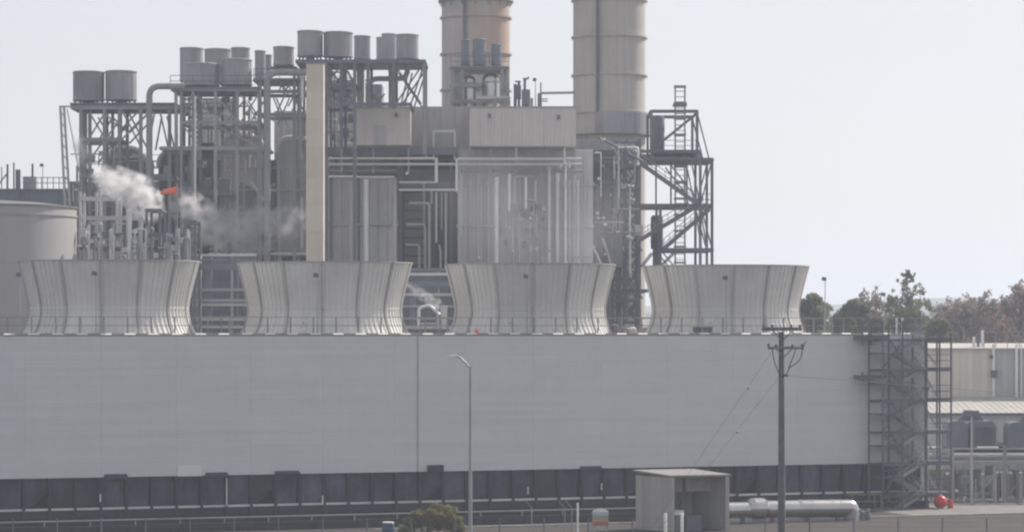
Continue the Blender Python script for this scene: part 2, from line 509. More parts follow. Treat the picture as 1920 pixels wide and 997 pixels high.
c_ = MB(); c_.tbox(T, S_BEG, S_END, 1.6, 1.8, 0.4, ZC); c_.build('inlet_backing', 'void', ct)  # near-black sheet, the shade behind the curtains is in its colour
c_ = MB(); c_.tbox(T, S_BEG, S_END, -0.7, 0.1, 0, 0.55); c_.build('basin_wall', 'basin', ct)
for (a, b, y0_, y1_) in ((195, 238, 888, 897), (385, 426, 885, 893), (515, 560, 882, 888), (1087, 1126, 873, 880)):
    m = MB(); sa, sb = s_at(a, 0), s_at(b, 0)
    m.prism([T(sa, -0.02, z_at(y0_, a, 0)), T(sa, -0.45, z_at(y1_, a, 0) + 0.05), T(sa, -0.45, z_at(y1_, a, 0) - 0.05), T(sa, -0.02, z_at(y1_, a, 0) - 0.05)], T(sb, 0, 0) - T(sa, 0, 0))
    m.build('inlet_hood', 'timber', ct)
m = MB(); m.tbox(T, s_at(801, 0), s_at(828, 0), -0.5, -0.02, z_at(884, 815, 0), z_at(871, 815, 0)); m.build('junction_box', 'timber', ct)
for px_, y0_, y1_ in ((425, 895, 948), (605, 928, 945), (1128, 905, 918), (990, 912, 926), (188, 925, 940)):
    m = MB(); m.cyl(T(s_at(px_, -0.1), -0.1, z_at(y1_, px_, 0)), T(s_at(px_, -0.1), -0.1, z_at(y0_, px_, 0)), 0.06, n=8); m.build('drain_pipe', 'pipe', ct)

# deck railings, posts one by one
def deck_rail(t, label):
    r_ = thing('deck_railing', label, 'railing', T(S_BEG, t, ZD))
    pp = None; s = S_BEG + 0.3
    while s < S_END:
        if pp is None:
            pp = MB().box(-0.045, 0.045, -0.045, 0.045, 0, 1.36).build('post', 'steel')
            pp.parent = r_; pp.location = T(s, t, ZD) - ROOTLOC[r_]; pp.rotation_euler = (0, 0, YAW)
        else:
            copy_part(pp, T(s, t, ZD), YAW, r_)
        s += cell / 9.6
    for z in (0.68, 1.33):
        m = MB(); m.tbox(T, S_BEG, S_END, t - 0.028, t + 0.028, ZD + z, ZD + z + 0.055); m.build('rail', 'steel', r_)
    m = MB(); m.tbox(T, S_BEG, S_END, t + 0.05, t + 0.07, ZD + 0.01, ZD + 0.11); m.build('toe_board', 'steel', r_)
deck_rail(0.25, 'grey railing along the near edge of the cooling tower deck')
deck_rail(TD - 0.3, 'grey railing along the far edge of the cooling tower deck, seen between the fan stacks')

# fan stacks
def stack_profile():
    H = 5.75
    pr = []
    for i in range(13):
        f = i / 12.0
        z = H * f
        if f < 0.36:
            q = (0.36 - f) / 0.36
            r = 6.17 + 0.62 * q ** 2.0
        else:
            q = (f - 0.36) / 0.64
            r = 6.17 + 0.86 * q ** 1.25
        pr.append((r, z))
    return pr, H
PR, SH = stack_profile()
NP = 14
panel_proto = joint_proto = ring_proto = band_proto = None
def make_stack(px, label):
    global panel_proto, joint_proto, ring_proto, band_proto
    s = s_at(px, 8.2)
    c = T(s, 8.2, ZD)
    st = thing('fan_stack', label, 'fan stack', c, 'flared fan stacks on the cooling tower deck')
    a_off = R(-90) + R(1.5)
    for k in range(NP):
        ang = a_off + 2 * math.pi * k / NP
        if panel_proto is None:
            m = MB(); half = math.pi / NP - 0.012; NR = 6
            # ribbed sheet: vertical ribs stand proud between flat pans
            prof_a = []
            for q in range(NR):
                c0 = -half + 2 * half * (q + 0.5) / NR; dw = half / NR
                prof_a += [(c0 - dw * 0.98, 0), (c0 - dw * 0.30, 0), (c0 - dw * 0.22, 0.075), (c0 + dw * 0.22, 0.075), (c0 + dw * 0.30, 0)]
            prof_a.append((half, 0))
            vv = []
            for a, dr in prof_a:
                for r, z in PR:
                    vv.append(((r + dr) * math.cos(a), (r + dr) * math.sin(a), z))
            for a, dr in (prof_a[0], prof_a[-1]):
                pass
            nn = len(PR)
            m.add(vv, [(i * nn + j, (i + 1) * nn + j, (i + 1) * nn + j + 1, i * nn + j + 1) for i in range(len(prof_a) - 1) for j in range(nn - 1)])
            # inner skin
            vi = [((r - 0.05) * math.cos(a), (r - 0.05) * math.sin(a), z) for a in (-half, -half / 3, half / 3, half) for r, z in PR]
            m.add(vi, [(i * nn + j + 1, (i + 1) * nn + j + 1, (i + 1) * nn + j, i * nn + j) for i in range(3) for j in range(nn - 1)])
            me = bpy.data.meshes.new('stack_panel'); me.from_pydata(m.v, [], m.f)
            me.polygons.foreach_set('use_smooth', [True] * len(me.polygons)); me.set_sharp_from_angle(angle=R(30))
            me.materials.append(MT['frp'])
            panel_proto = bpy.data.objects.new('stack_panel', me)
            m = MB(); vv = []
            for a, dr in ((-0.009, -0.04), (-0.009, 0.13), (0.009, 0.13), (0.009, -0.04)):
                for r, z in PR:
                    vv.append(((r + dr) * math.cos(a), (r + dr) * math.sin(a), z + (0.02 if z > 5 else 0)))
            m.add(vv, [(i * nn + j, ((i + 1) % 4) * nn + j, ((i + 1) % 4) * nn + j + 1, i * nn + j + 1) for i in range(4) for j in range(nn - 1)])
            m.add([vv[i * nn + nn - 1] for i in range(4)], [(0, 1, 2, 3)])
            me = bpy.data.meshes.new('joint_flange'); me.from_pydata(m.v, [], m.f); me.materials.append(MT['frpdark'])
            joint_proto = bpy.data.objects.new('joint_flange', me)
        o = panel_proto.copy(); COL.objects.link(o); o.parent = st; o.location = (0, 0, 0); o.rotation_euler = (0, 0, ang + math.pi / NP)
        o = joint_proto.copy(); COL.objects.link(o); o.parent = st; o.location = (0, 0, 0); o.rotation_euler = (0, 0, ang)
    rt = PR[-1][0]
    if ring_proto is None:
        m = MB(); m.lathe((0, 0, 0), [(rt - 0.05, SH - 0.08), (rt + 0.085, SH - 0.08), (rt + 0.085, SH + 0.02), (rt - 0.05, SH + 0.02), (rt - 0.05, SH - 0.08)], 84)
        me = bpy.data.meshes.new('top_ring'); me.from_pydata(m.v, [], m.f); me.materials.append(MT['frpdark']); ring_proto = me
        m = MB(); zb = SH * 0.36
        m.lathe((0, 0, 0), [(6.16, zb - 0.07), (6.235, zb - 0.07), (6.235, zb + 0.07), (6.16, zb + 0.07)], 84)
        me = bpy.data.meshes.new('throat_band'); me.from_pydata(m.v, [], m.f); me.materials.append(MT['frp']); band_proto = me
    for me, nm in ((ring_proto, 'top_ring'), (band_proto, 'throat_band')):
        o = bpy.data.objects.new(nm, me); COL.objects.link(o); o.parent = st
    # fan: hub, blades, beam
    hub = MB(); hub.cyl(c + Vector((0, 0, 1.9)), c + Vector((0, 0, 2.3)), 0.9, n=20); h_ = hub.build('fan_hub', 'dsteel', st)
    for b in range(8):
        a = b * math.pi / 4
        m = MB(); d = Vector((math.cos(a), math.sin(a), 0)); w_ = Vector((-math.sin(a), math.cos(a), 0)) * 0.35
        p0 = c + d * 0.85 + Vector((0, 0, 2.1)); p1 = c + d * 5.9 + Vector((0, 0, 2.1)); up = Vector((0, 0, 0.12))
        m.hexa([p0 - w_ - up, p0 + w_ + up, p1 + w_ * 0.7 + up * 0.6, p1 - w_ * 0.7 - up * 0.6, p0 - w_ - up + Vector((0, 0, 0.05)), p0 + w_ + up + Vector((0, 0, 0.05)), p1 + w_ * 0.7 + up * 0.6 + Vector((0, 0, 0.05)), p1 - w_ * 0.7 - up * 0.6 + Vector((0, 0, 0.05))])
        m.build('fan_blade', 'dsteel', st)
make_stack(205, 'leftmost flared ribbed fan stack on the cooling tower deck')
make_stack(609, 'second fan stack from the left, below the tall tan duct column')
make_stack(994, 'third fan stack from the left, in front of the wide grey boiler casing')
make_stack(1360, 'rightmost fan stack, standing clear against the sky at the end of the deck')

# floodlights on the deck
def floodlight(px, py, t, label, zbase=ZD, D=None):
    if D is None:
        s = s_at(px, t); base = T(s, t, zbase); top = CZ + (HZ - py) * base.y / FPX
    else:
        base = W(px, HZ, D); base.z = zbase; top = W(px, py, D).z
    f = thing('floodlight', label, 'floodlight', base, 'floodlights on thin poles')
    m = MB(); m.cyl(base, (base.x, base.y, top), 0.05, 0.035, n=8); m.build('pole', 'galv', f, True)
    m = MB(); c = Vector((base.x - 0.12, base.y - 0.05, top))
    m.prism([c + Vector((-0.2, -0.18, -0.12)), c + Vector((0.2, -0.18, -0.16)), c + Vector((0.22, -0.18, 0.14)), c + Vector((-0.12, -0.18, 0.2))], (0, 0.36, 0))
    hd = m.build('lamp_head', 'dsteel', f)
    m = MB(); m.box(c.x - 0.14, c.x + 0.15, c.y - 0.21, c.y - 0.19, c.z - 0.10, c.z + 0.1); m.build('lens', 'dsteel', hd)
    m = MB(); m.cyl(base, base + Vector((0, 0, 0.05)), 0.12, n=8); m.build('base_plate', 'galv', f)
floodlight(38, 515, 0.7, 'floodlight pole at the left edge of the leftmost fan stack')
floodlight(180, 513, 0.7, 'floodlight pole in front of the leftmost fan stack')
floodlight(595, 516, 0.7, 'floodlight pole in front of the second fan stack from left')
floodlight(988, 518, 0.7, 'floodlight pole in front of the third fan stack from left')
floodlight(1362, 521, 0.7, 'floodlight pole in front of the rightmost fan stack')
floodlight(1547, 523, TD - 0.8, 'floodlight pole against the sky just right of the rightmost fan stack')
floodlight(1658, 552, 0, 'lower floodlight pole behind the deck end beside the tall thin tree', 0.0, 300)

# pale standpipes on the deck
for a, b, lab in ((148, 154, 'pale standpipe pair at the deck edge before the leftmost fan stack'), (566, 574, 'pale standpipe pair at the deck edge before the second fan stack'),
                  (950, 964, 'pale standpipe pair at the deck edge before the third fan stack'), (1326, 1337, 'pale standpipe pair at the deck edge before the rightmost fan stack'),
                  (1681, 1692, 'pale standpipe pair above the stair tower platform')):
    t = 0.5 if a < 1600 else -0.35
    base = T(s_at((a + b) / 2, t), t, ZD)
    st = thing('standpipe', lab, 'pipe', base, 'standpipes at the deck edge')
    for q in (a, b):
        p = T(s_at(q, t), t, ZD)
        m = MB(); m.cyl(p, p + Vector((0, 0, 1.36)), 0.075, n=10); m.build('pipe', 'white', st, True)
    p0 = T(s_at(a, t), t, ZD + 0.9); p1 = T(s_at(b, t), t, ZD + 0.9)
    m = MB(); m.cyl(p0, p1, 0.04, n=8); m.build('crossbar', 'galv', st, True)
# orange cone and dark box on the deck
p = T(s_at(893, 0.6), 0.6, ZD)
cn = thing('safety_cone', 'small orange safety cone on the deck before the third fan stack', 'cone', p)
m = MB(); m.lathe(p, [(0.26, 0.05), (0.22, 0.10), (0.12, 0.34), (0.05, 0.46), (0.0, 0.47)], 14); m.build('cone_body', 'orange', cn, True)
m = MB(); m.box(p.x - 0.3, p.x + 0.3, p.y - 0.3, p.y + 0.3, p.z, p.z + 0.05); m.build('base', 'orange', cn)
p = T(s_at(1319, 0.5), 0.5, ZD)
db = thing('control_box', 'dark grey control box on the deck before the rightmost fan stack', 'box', p)
m = MB(); m.tbox(T, s_at(1304, 0.5), s_at(1334, 0.5), 0.4, 1.0, ZD + 0.16, ZD + 0.56); m.build('cabinet', 'dsteel', db)
m = MB(); m.tbox(T, s_at(1302, 0.5), s_at(1336, 0.5), 0.36, 1.04, ZD + 0.56, ZD + 0.62); m.build('lid', 'steel', db)
for q in (1306, 1331):
    m = MB(); m.tbox(T, s_at(q, 0.5), s_at(q, 0.5) + 0.1, 0.6, 0.7, ZD, ZD + 0.16); m.build('foot', 'dsteel', db)

# ------------------------------------------------------------------ stair tower at the right end
def stair_tower():
    sA = s_at(1652, -2.6); sB = s_at(1780, -2.6)
    t0, t1 = -2.9, -0.5
    st = thing('stair_tower', 'dark steel zigzag stair tower at the right end of the cooling tower', 'stair tower', T(sA, t0, 0))
    Ls = sB - sA
    fr = [0, 0.29, 0.64, 0.83, 1.0]
    for f in fr:
        for t in (t0, t1):
            m = MB(); m.tbox(T, sA + Ls * f - 0.06, sA + Ls * f + 0.06, t - 0.06, t + 0.06, 0, ZD + (1.1 if f in (0, 0.29) else -0.05)); m.build('post', 'stairsteel', st)
    lv = [14.25, 11.75, 9.2, 6.55, 3.95, 1.35]
    for i, z in enumerate(lv):
        m = MB(); m.tbox(T, sA + Ls * 0.64, sB, t0 - 0.09, t1 + 0.09, z - 0.14, z); m.build('landing', 'stairsteel', st)
        for t in (t0 - 0.07, t1 + 0.07):
            m = MB(); m.tbox(T, sA, sB, t - 0.05, t + 0.05, z - 0.33, z - 0.16); m.build('beam', 'stairsteel', st)
        zh = z - 1.28
        if zh > 0:
            m = MB(); m.tbox(T, sA, sA + Ls * 0.27, t0 - 0.09, t1 + 0.09, zh - 0.12, zh); m.build('landing', 'stairsteel', st)
        # guard rails round the landing
        for zz in (0.55, 1.05):
            for (a, b, c, d) in ((sA + Ls * 0.64, sB, t0, t0), (sB, sB, t0, t1)):
                m = MB(); m.beam(T(a, c, z + zz), T(b, d, z + zz), 0.05); m.build('handrail', 'stairsteel', st)
            if zh > 0:
                m = MB(); m.beam(T(sA, t0, zh + zz), T(sA + Ls * 0.29, t0, zh + zz), 0.05); m.build('handrail', 'stairsteel', st)
        znext = lv[i + 1] if i + 1 < len(lv) else 0
        # flights: front lane down to the half landing, rear lane down to the next landing
        for lane, (sa, za, sb, zb) in enumerate(((sA + Ls * 0.64, z, sA + Ls * 0.27, max(zh, 0.0)), (sA + Ls * 0.27, max(zh, 0), sA + Ls * 0.64, znext))):
            if za - zb < 0.3: continue
            ta = t0 + 0.05 + lane * 1.2; tb = ta + 1.0
            fl_ = None
            for t in (ta, tb):
                m = MB(); m.beam(T(sa, t, za), T(sb, t, zb), 0.05, 0.26); q = m.build('stringer', 'steel', st)
                fl_ = fl_ or q
                for hh in (0.55, 1.05):
                    m = MB(); m.beam(T(sa, t, za + hh), T(sb, t, zb + hh), 0.045); m.build('handrail', 'steel', st)
                for f in (0.2, 0.5, 0.8):
                    pt = T(sa + (sb - sa) * f, t, za + (zb - za) * f)
                    m = MB(); m.beam(pt, pt + Vector((0, 0, 1.05)), 0.04); m.build('baluster', 'steel', st)
            for q in range(1, 7):
                f = q / 7.0
                m = MB(); sx = sa + (sb - sa) * f; zz = za + (zb - za) * f
                m.tbox(T, sx - 0.13, sx + 0.13, ta + 0.04, tb - 0.04, zz - 0.03, zz); m.build('tread', 'steel', st)
        # cross bracing in the left bay, escape rail at the right
        if znext >= 0:
            a, b = (0.0, 0.29) if i % 2 == 0 else (0.29, 0.0)
            m = MB(); m.beam(T(sA + Ls * a, t0 - 0.1, znext), T(sA + Ls * b, t0 - 0.1, z - 0.3), 0.09); m.build('brace', 'stairsteel', st)
            m = MB(); m.beam(T(sA + Ls * 0.67, t1, z + 0.9 if i else z), T(sB - 0.1, t1, znext + 0.2), 0.10, 0.16); m.build('brace', 'galv', st)
            m = MB(); m.beam(T(sA + Ls * 0.29, t1 + 0.1, z - 0.2), T(sA + Ls * 0.64, t1 + 0.1, znext), 0.09); m.build('brace', 'stairsteel', st)
    # bridge platforms to the deck and the wall
    for py, a, b in ((632, 1612, 1662), (706, 1612, 1656)):
        z = z_at(py, 1640, -1.2)
        m = MB(); m.tbox(T, s_at(a, -1.2), s_at(b, -1.2), -1.7, -0.12, z - 0.15, z + 0.15); m.build('bridge', 'stairsteel', st)
        for q in (a + 1, (a + b) / 2 - 8):
            m = MB(); m.tbox(T, s_at(q, -1.2) - 0.06, s_at(q, -1.2) + 0.06, -1.65, -1.5, z - 0.65 if py < 650 else z - 0.3, z + (1.35 if py < 650 else 0.4)); m.build('post', 'stairsteel', st)
        if py < 650:
            for zz in (0.7, 1.3):
                m = MB(); m.beam(T(s_at(a, -1.2), -1.6, z + zz), T(sB - 1.6, -1.6, z + zz), 0.05); m.build('handrail', 'stairsteel', st)
    return st
stair_tower()
floodlight(1740, 727, -0.2, 'small lamp on the wall behind the stair tower landings', 9.3)

# ------------------------------------------------------------------ generic plant builders
def pxbox(name, m, parent, x0, x1, y0, y1, D, depth, label=None):
    a = W(x0, y1, D); b = W(x1, y0, D)
    return MB().box(a.x, b.x, D, D + depth, a.z, b.z).build(name, m, parent, label=label)

def frame(parent, D, depth, posts, beams, braces, w, m='steel', ybot=None, names=('post', 'beam', 'brace'), bw=None, back=True):
    """steel members in a front plane at D and, shifted straight back, a rear plane"""
    planes = (0, depth) if back else (0,)
    for off in planes:
        o = Vector((0, off, 0))
        for p in posts:
            px, y0, y1 = p[:3]; px2 = p[3] if len(p) > 3 else px
            a = W(px, y0, D) + o; b = W(px2, y1, D) + o
            if y1 >= 600: b.z = 0.0
            MB().beam(b, a, w * (1.0 if off == 0 else 0.9)).build(names[0], m, parent)
        for (y, x0, x1) in beams:
            MB().beam(W(x0, y, D) + o + Vector((0, -0.02, 0)), W(x1, y, D) + o + Vector((0, -0.02, 0)), w * 0.8, w * 1.15).build(names[1], m, parent)
        for (x0, y0, x1, y1) in braces:
            MB().beam(W(x0, y0, D) + o + Vector((0, 0.04, 0)), W(x1, y1, D) + o + Vector((0, 0.04, 0)), bw or w * 0.48).build(names[2], m, parent)
    if back:
        for (y, x0, x1) in beams:
            for x in (x0, x1):
                a = W(x, y, D)
                MB().beam(a + Vector((0, 0.1, -0.01)), a + Vector((0, depth - 0.1, -0.01)), w * 0.7).build(names[1], m, parent)

def pipe(parent, pts, wpx, D, m='pipe', dD=None, n=10, bend=None, name='pipe'):
    P = []
    for q in pts:
        d = D + (q[2] if len(q) > 2 else 0)
        P.append(W(q[0], q[1], D) + Vector((0, d - D, 0)))
    r = wpx * u(D) * 0.5
    return MB().tube(P, r, n, bend).build(name, m, parent, True)

def grating(parent, D, depth, x0, x1, y, thick=4, m='dsteel', rail=True, name='platform'):
    a = W(x0, y, D); b = W(x1, y, D); th = thick * u(D)
    MB().box(a.x, b.x, D - 0.2, D + depth + 0.2, a.z - th, a.z).build(name, m, parent)
    if rail:
        hz = a.z + 1.1
        n_ = max(2, int((b.x - a.x) / 1.8))
        for k in range(n_ + 1):
            x = a.x + (b.x - a.x) * k / n_
            MB().box(x - 0.03, x + 0.03, D - 0.2, D - 0.14, a.z, hz).build('handrail_post', m, parent)
        for z in (a.z + 0.55, hz):
            MB().box(a.x, b.x, D - 0.21, D - 0.15, z - 0.03, z + 0.03).build('handrail', m, parent)

# ------------------------------------------------------------------ chimneys
def chimney(px0, px1, D, rings, lad_px, m, label, ladder_bottom, corbel=None, top_py=-130):
    cx = (px0 + px1) / 2; r = (px1 - px0) / 2 * u(D)
    base = W(cx, HZ, D); base.z = 0
    base.y = D + r
    ch = thing('chimney', label, 'chimney', base)
    zt = W(cx, top_py, D).z
    zr = [W(cx, y, D).z for y in rings]
    ze = [0] + sorted(zr) + [zt]
    for i in range(len(ze) - 1):
        prof = [(r, ze[i]), (r, ze[i + 1])]
        if i == len(ze) - 2:
            prof += [(r - 0.25, ze[i + 1]), (r - 0.25, ze[i + 1] - 4), (0.01, ze[i + 1] - 4)]
        MB().lathe(base, prof, 56).build('shell_section', m, ch, True)
    for z in zr:
        MB().lathe(base, [(r - 0.02, z - 0.14), (r + 0.22, z - 0.10), (r + 0.22, z + 0.10), (r - 0.02, z + 0.14)], 56).build('stiffener_ring', m, ch)
        for k in range(12):
            a = -math.pi * (k + 0.5) / 12
            p = base + Vector(((r + 0.18) * math.cos(a), (r + 0.18) * math.sin(a), z))
            MB().box(p.x - 0.05, p.x + 0.05, p.y - 0.05, p.y + 0.05, z - 0.32, z - 0.11).build('ring_bracket', m, ch)
    # ladder cable tray
    xl = W(lad_px, 0, D).x
    yy = base.y - math.sqrt(max(0.1, r * r - (xl - base.x) ** 2))
    zb = W(0, ladder_bottom, D).z
    MB().box(xl - 0.16, xl + 0.16, yy - 0.45, yy - 0.05, zb, zt).build('cable_tray', 'dsteel', ch)
    if corbel:
        zc = W(cx, corbel, D).z
        MB().lathe(base, [(r, zc), (r + 0.42, zc), (r + 0.42, zc + 0.25), (r, zc + 0.25)], 56).build('gallery', 'steel', ch)
        for k in range(16):
            a = 2 * math.pi * k / 16
            d = Vector((math.cos(a), math.sin(a), 0))
            MB().beam(base + d * (r - 0.05) + Vector((0, 0, zc - 0.6)), base + d * (r + 0.34) + Vector((0, 0, zc - 0.02)), 0.14).build('gallery_bracket', 'steel', ch)
        MB().lathe(base, [(r + 0.36, zc + 1.2), (r + 0.41, zc + 1.2), (r + 0.41, zc + 1.28), (r + 0.36, zc + 1.28)], 56).build('gallery_rail', 'steel', ch)
    return ch
ch1 = chimney(827, 956, 372, (28, 97, 165), 871, 'chimrust', 'left of the two chimneys, rust stained, with grey silencers standing before it', 200, corbel=-2)
ch2 = chimney(1076, 1213, 350, (-5, 65, 137, 208), 1120, 'chim', 'right of the two chimneys, wider and cleaner, beside the steel frame tower', 252)

# ------------------------------------------------------------------ vent silencers and their platforms
cans = []
def can(x0, x1, y0, y1, D, label, m='can', foot=7):
    cx = (x0 + x1) / 2; r = (x1 - x0) / 2 * u(D)
    zt = W(0, y0, D).z; zb = W(0, y1, D).z; zf = W(0, y1 + foot, D).z
    base = Vector((W(cx, 0, D).x, D + r, zf))
    cn_ = thing('vent_silencer', label, 'vent silencer', base, 'cylindrical vent silencers on the boiler roofs')
    MB().lathe((base.x, base.y, 0), [(r, zb), (r, zt - 0.05), (r - 0.06, zt), (r - 0.28, zt), (r - 0.28, zt - 0.8), (0.01, zt - 0.8)], 16, R(11), R(371)).build('shell', m, cn_)
    MB().lathe((base.x, base.y, 0), [(0.3, zf), (0.45, zb - 0.06), (r - 0.02, zb), (r - 0.02, zb + 0.02)], 24).build('inlet_cone', m, cn_, True)
    for z in (zb + 0.08, zt - 0.12):
        MB().lathe((base.x, base.y, 0), [(r - 0.01, z - 0.05), (r + 0.05, z - 0.05), (r + 0.05, z + 0.05), (r - 0.01, z + 0.05)], 30).build('band', m, cn_)
    for k in range(6):
        a = 2 * math.pi * (k + 0.25) / 6
        x = base.x + (r - 0.2) * math.cos(a); y = base.y + (r - 0.2) * math.sin(a)
        MB().box(x - 0.09, x + 0.09, y - 0.09, y + 0.09, zf, zb + 0.02).build('foot', 'dsteel', cn_)
    return cn_
can(133, 192, 132, 188, 320, 'silencer drum at the far left of all the silencers')
can(194, 253, 131, 187, 320, 'silencer drum right beside the far left one, on the same low platform')
can(335, 379, 88, 150, 326, 'rear left silencer drum of the middle cluster, rising behind the broad front drum')
can(381, 431, 90, 150, 330, 'rear centre silencer drum of the middle cluster, between two rear neighbours')
can(432, 467, 88, 150, 326, 'rear right silencer drum of the middle cluster')
can(340, 408, 117, 160, 318, 'broad front left silencer drum of the middle cluster')
can(411, 470, 109, 159, 318, 'front right silencer drum of the middle cluster')
can(477, 497, 94, 150, 326, 'narrow silencer drum just right of the middle cluster')
can(496, 509, 102, 150, 330, 'thin short silencer drum half hidden behind its narrow neighbour')
can(511, 550, 86, 122, 320, 'silencer drum left of the tallest pair, above the bent pipe')
can(556, 604, 56, 105, 318, 'tallest silencer drum, straight above the tan duct column')
can(605, 660, 58, 106, 318, 'silencer drum right beside the tallest one above the tan column')
can(663, 694, 66, 110, 324, 'single silencer drum between the two upper clusters')
can(705, 730, 69, 112, 330, 'rear left silencer drum of the upper right cluster, half hidden')
can(715, 743, 62, 112, 322, 'middle silencer drum of the upper right cluster')
can(742, 784, 63, 110, 318, 'rightmost silencer drum of the upper right cluster')

def roof_frame(label, D, depth, posts, beams, braces, plats, w=0.34, m='steel', group=None):
    px = posts[0][0]
    b = W(px, HZ, D); b.z = 0
    th = thing('frame_tower', label, 'steel frame', b)
    frame(th, D, depth, posts, beams, braces, w, m)
    for (x0, x1, y, tk, rl) in plats:
        grating(th, D, depth, x0, x1, y, tk, rail=rl)
    return th
f1 = roof_frame('open steel frame carrying the two far left silencer drums', 319, 6.5,
    [(196, 200, 620), (224, 200, 620), (264, 200, 620), (152, 200, 620), (318, 195, 620)],
    [(202, 134, 340), (330, 150, 320), (262, 150, 225)],
    [(168, 212, 196, 258), (196, 212, 168, 258), (198, 214, 224, 240), (200, 258, 224, 226), (228, 242, 262, 206), (228, 262, 262, 226), (228, 206, 264, 275), (168, 300, 196, 262), (198, 262, 224, 300), (290, 210, 278, 275), (300, 210, 316, 280)],
    [(132, 330, 193, 5, False)])
# leaning lattice mast on the far left
b = W(118, HZ, 318); b.z = 0
mast = thing('lattice_mast', 'thin leaning lattice mast left of the far left silencers', 'mast', b)
for a, c in ((113, 122), (120, 131)):
    MB().beam(W(c, 385, 318), W(a, 200, 318), 0.22).build('leg', 'galv', mast)
MB().beam(W(130, 500, 318), W(122, 385, 318), 0.3).build('leg', 'galv', mast)
for k in range(9):
    y = 208 + k * 20
    fa = (y - 200) / 185.0
    MB().beam(W(113 + 9 * fa, y, 318), W(120 + 11 * fa, y + 12, 318), 0.09).build('lacing', 'galv', mast)
MB().beam(W(111, 200, 318), W(134, 200, 318), 0.16).build('cross_arm', 'galv', mast)
MB().beam(W(126, 205, 318), W(150, 330, 318), 0.10).build('stay', 'galv', mast)

f2 = roof_frame('steel frame carrying the middle cluster of silencer drums', 317, 8,
    [(340, 172, 620), (362, 172, 620), (404, 172, 480), (486, 160, 620), (330, 172, 280), (445, 172, 480)],
    [(168, 322, 486), (278, 300, 500), (230, 340, 486)],
    [(340, 178, 362, 228), (362, 178, 340, 228), (404, 178, 445, 228), (445, 178, 404, 228), (452, 178, 484, 228), (484, 178, 452, 228), (404, 235, 484, 275), (340, 232, 375, 276), (372, 180, 400, 228)],
    [(320, 488, 163, 5, True)], w=0.3)
f3 = roof_frame('steel frame carrying the silencers left of the tan column', 322, 6,
    [(488, 150, 620), (552, 125, 620), (563, 135, 300)],
    [(150, 476, 560), (172, 488, 572), (215, 488, 572)],
    [(510, 176, 530, 228), (535, 176, 512, 228), (540, 160, 562, 200), (562, 160, 540, 200), (522, 172, 534, 150), (534, 172, 522, 150)],
    [(476, 572, 150, 4, True), (508, 556, 125, 4, False)], w=0.3)
f4 = roof_frame('steel frame under the tallest silencers right of the tan column', 317, 8,
    [(612, 118, 620), (640, 118, 280), (665, 118, 620), (690, 118, 200), (738, 118, 205)],
    [(116, 556, 797), (196, 608, 770), (160, 608, 668)],
    [(612, 122, 640, 158), (640, 122, 612, 158), (612, 162, 640, 196), (640, 162, 665, 196), (665, 162, 640, 196), (645, 122, 663, 158), (742, 125, 790, 195), (790, 125, 742, 195), (690, 165, 715, 198), (715, 165, 690, 198), (768, 125, 752, 197), (792, 130, 770, 197)],
    [(554, 798, 112, 6, False)], w=0.32, m='dsteel')
frame(f4, 317, 8, [(795, 116, 290)], [], [], 0.26, 'steel')

# ------------------------------------------------------------------ boiler casings
def casing(name, label, x0, x1, y0, D, depth, m, pitch_px, stiff=(), cat='boiler casing', ybot=None, stiff_m=None, joint=0.05):
    a = W(x0, y0, D); b = W(x1, y0, D); zb = 0.0 if ybot is None else W(0, ybot, D).z
    th = thing(name, label, cat, (a.x, D, zb))
    MB().box(a.x, b.x, D + 0.12, D + depth, zb, a.z).build('body', m, th)
    n_ = max(1, round((x1 - x0) / pitch_px)); wdt = (b.x - a.x) / n_
    proto = None
    for k in range(n_):
        pos = Vector((a.x + wdt * (k + 0.5), D + random.uniform(-0.02, 0.02), zb))
        if proto is None:
            proto = MB().box(-wdt / 2 + joint / 2, wdt / 2 - joint / 2, 0, 0.115, 0, a.z - zb - 0.02).build('wall_panel', m)
            proto.parent = th; proto.location = pos - ROOTLOC[th]
        else:
            copy_part(proto, pos, 0, th)
    for y in stiff:
        z = W(0, y, D).z
        MB().box(a.x - 0.1, b.x + 0.1, D - 0.3, D - 0.03, z - 0.16, z + 0.16).build('stiffener', stiff_m or m, th)
    return th

cM = casing('boiler_casing', 'grey boiler casing behind the second fan stack, right of the tan column', 606, 744, 334, 326, 14, 'hull', 17, (420,))
cR = casing('boiler_casing', 'wide grey boiler casing behind the third fan stack, lined with vertical pipes', 858, 1112, 280, 326, 16, 'hull', 18, (345, 424))
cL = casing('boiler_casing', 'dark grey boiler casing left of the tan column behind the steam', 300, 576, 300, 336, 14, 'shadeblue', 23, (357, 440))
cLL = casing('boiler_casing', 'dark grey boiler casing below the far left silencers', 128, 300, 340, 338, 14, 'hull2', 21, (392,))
cU = casing('roof_casing', 'grey rooftop casing under the silencers right of the tan column', 608, 860, 200, 334, 14, 'hull', 21, (), cat='boiler casing', ybot=340)
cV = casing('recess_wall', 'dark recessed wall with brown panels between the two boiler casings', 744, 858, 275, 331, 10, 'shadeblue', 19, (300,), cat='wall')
for k in range(8):
    y = 362 + k * 17
    pxbox('slat_panel', 'brown', cV, 758, 800, y, y + 14.5, 330.7, 0.2)
pxbox('column', 'dsteel', cV, 745, 754, 300, 620, 328, 0.6)
pxbox('column', 'dsteel', cV, 843, 849, 300, 620, 328, 0.6)
pxbox('header_beam', 'blue', cV, 744, 858, 340, 352, 328.7, 0.5)
pxbox('header_beam', 'dsteel', cV, 744, 858, 318, 339, 328.8, 0.5)
pxbox('header_beam', 'blue', cM, 606, 744, 276, 292, 325.3, 12)
pxbox('header_beam', 'blue', cV, 744.2, 858, 276, 290, 325.4, 0.6)

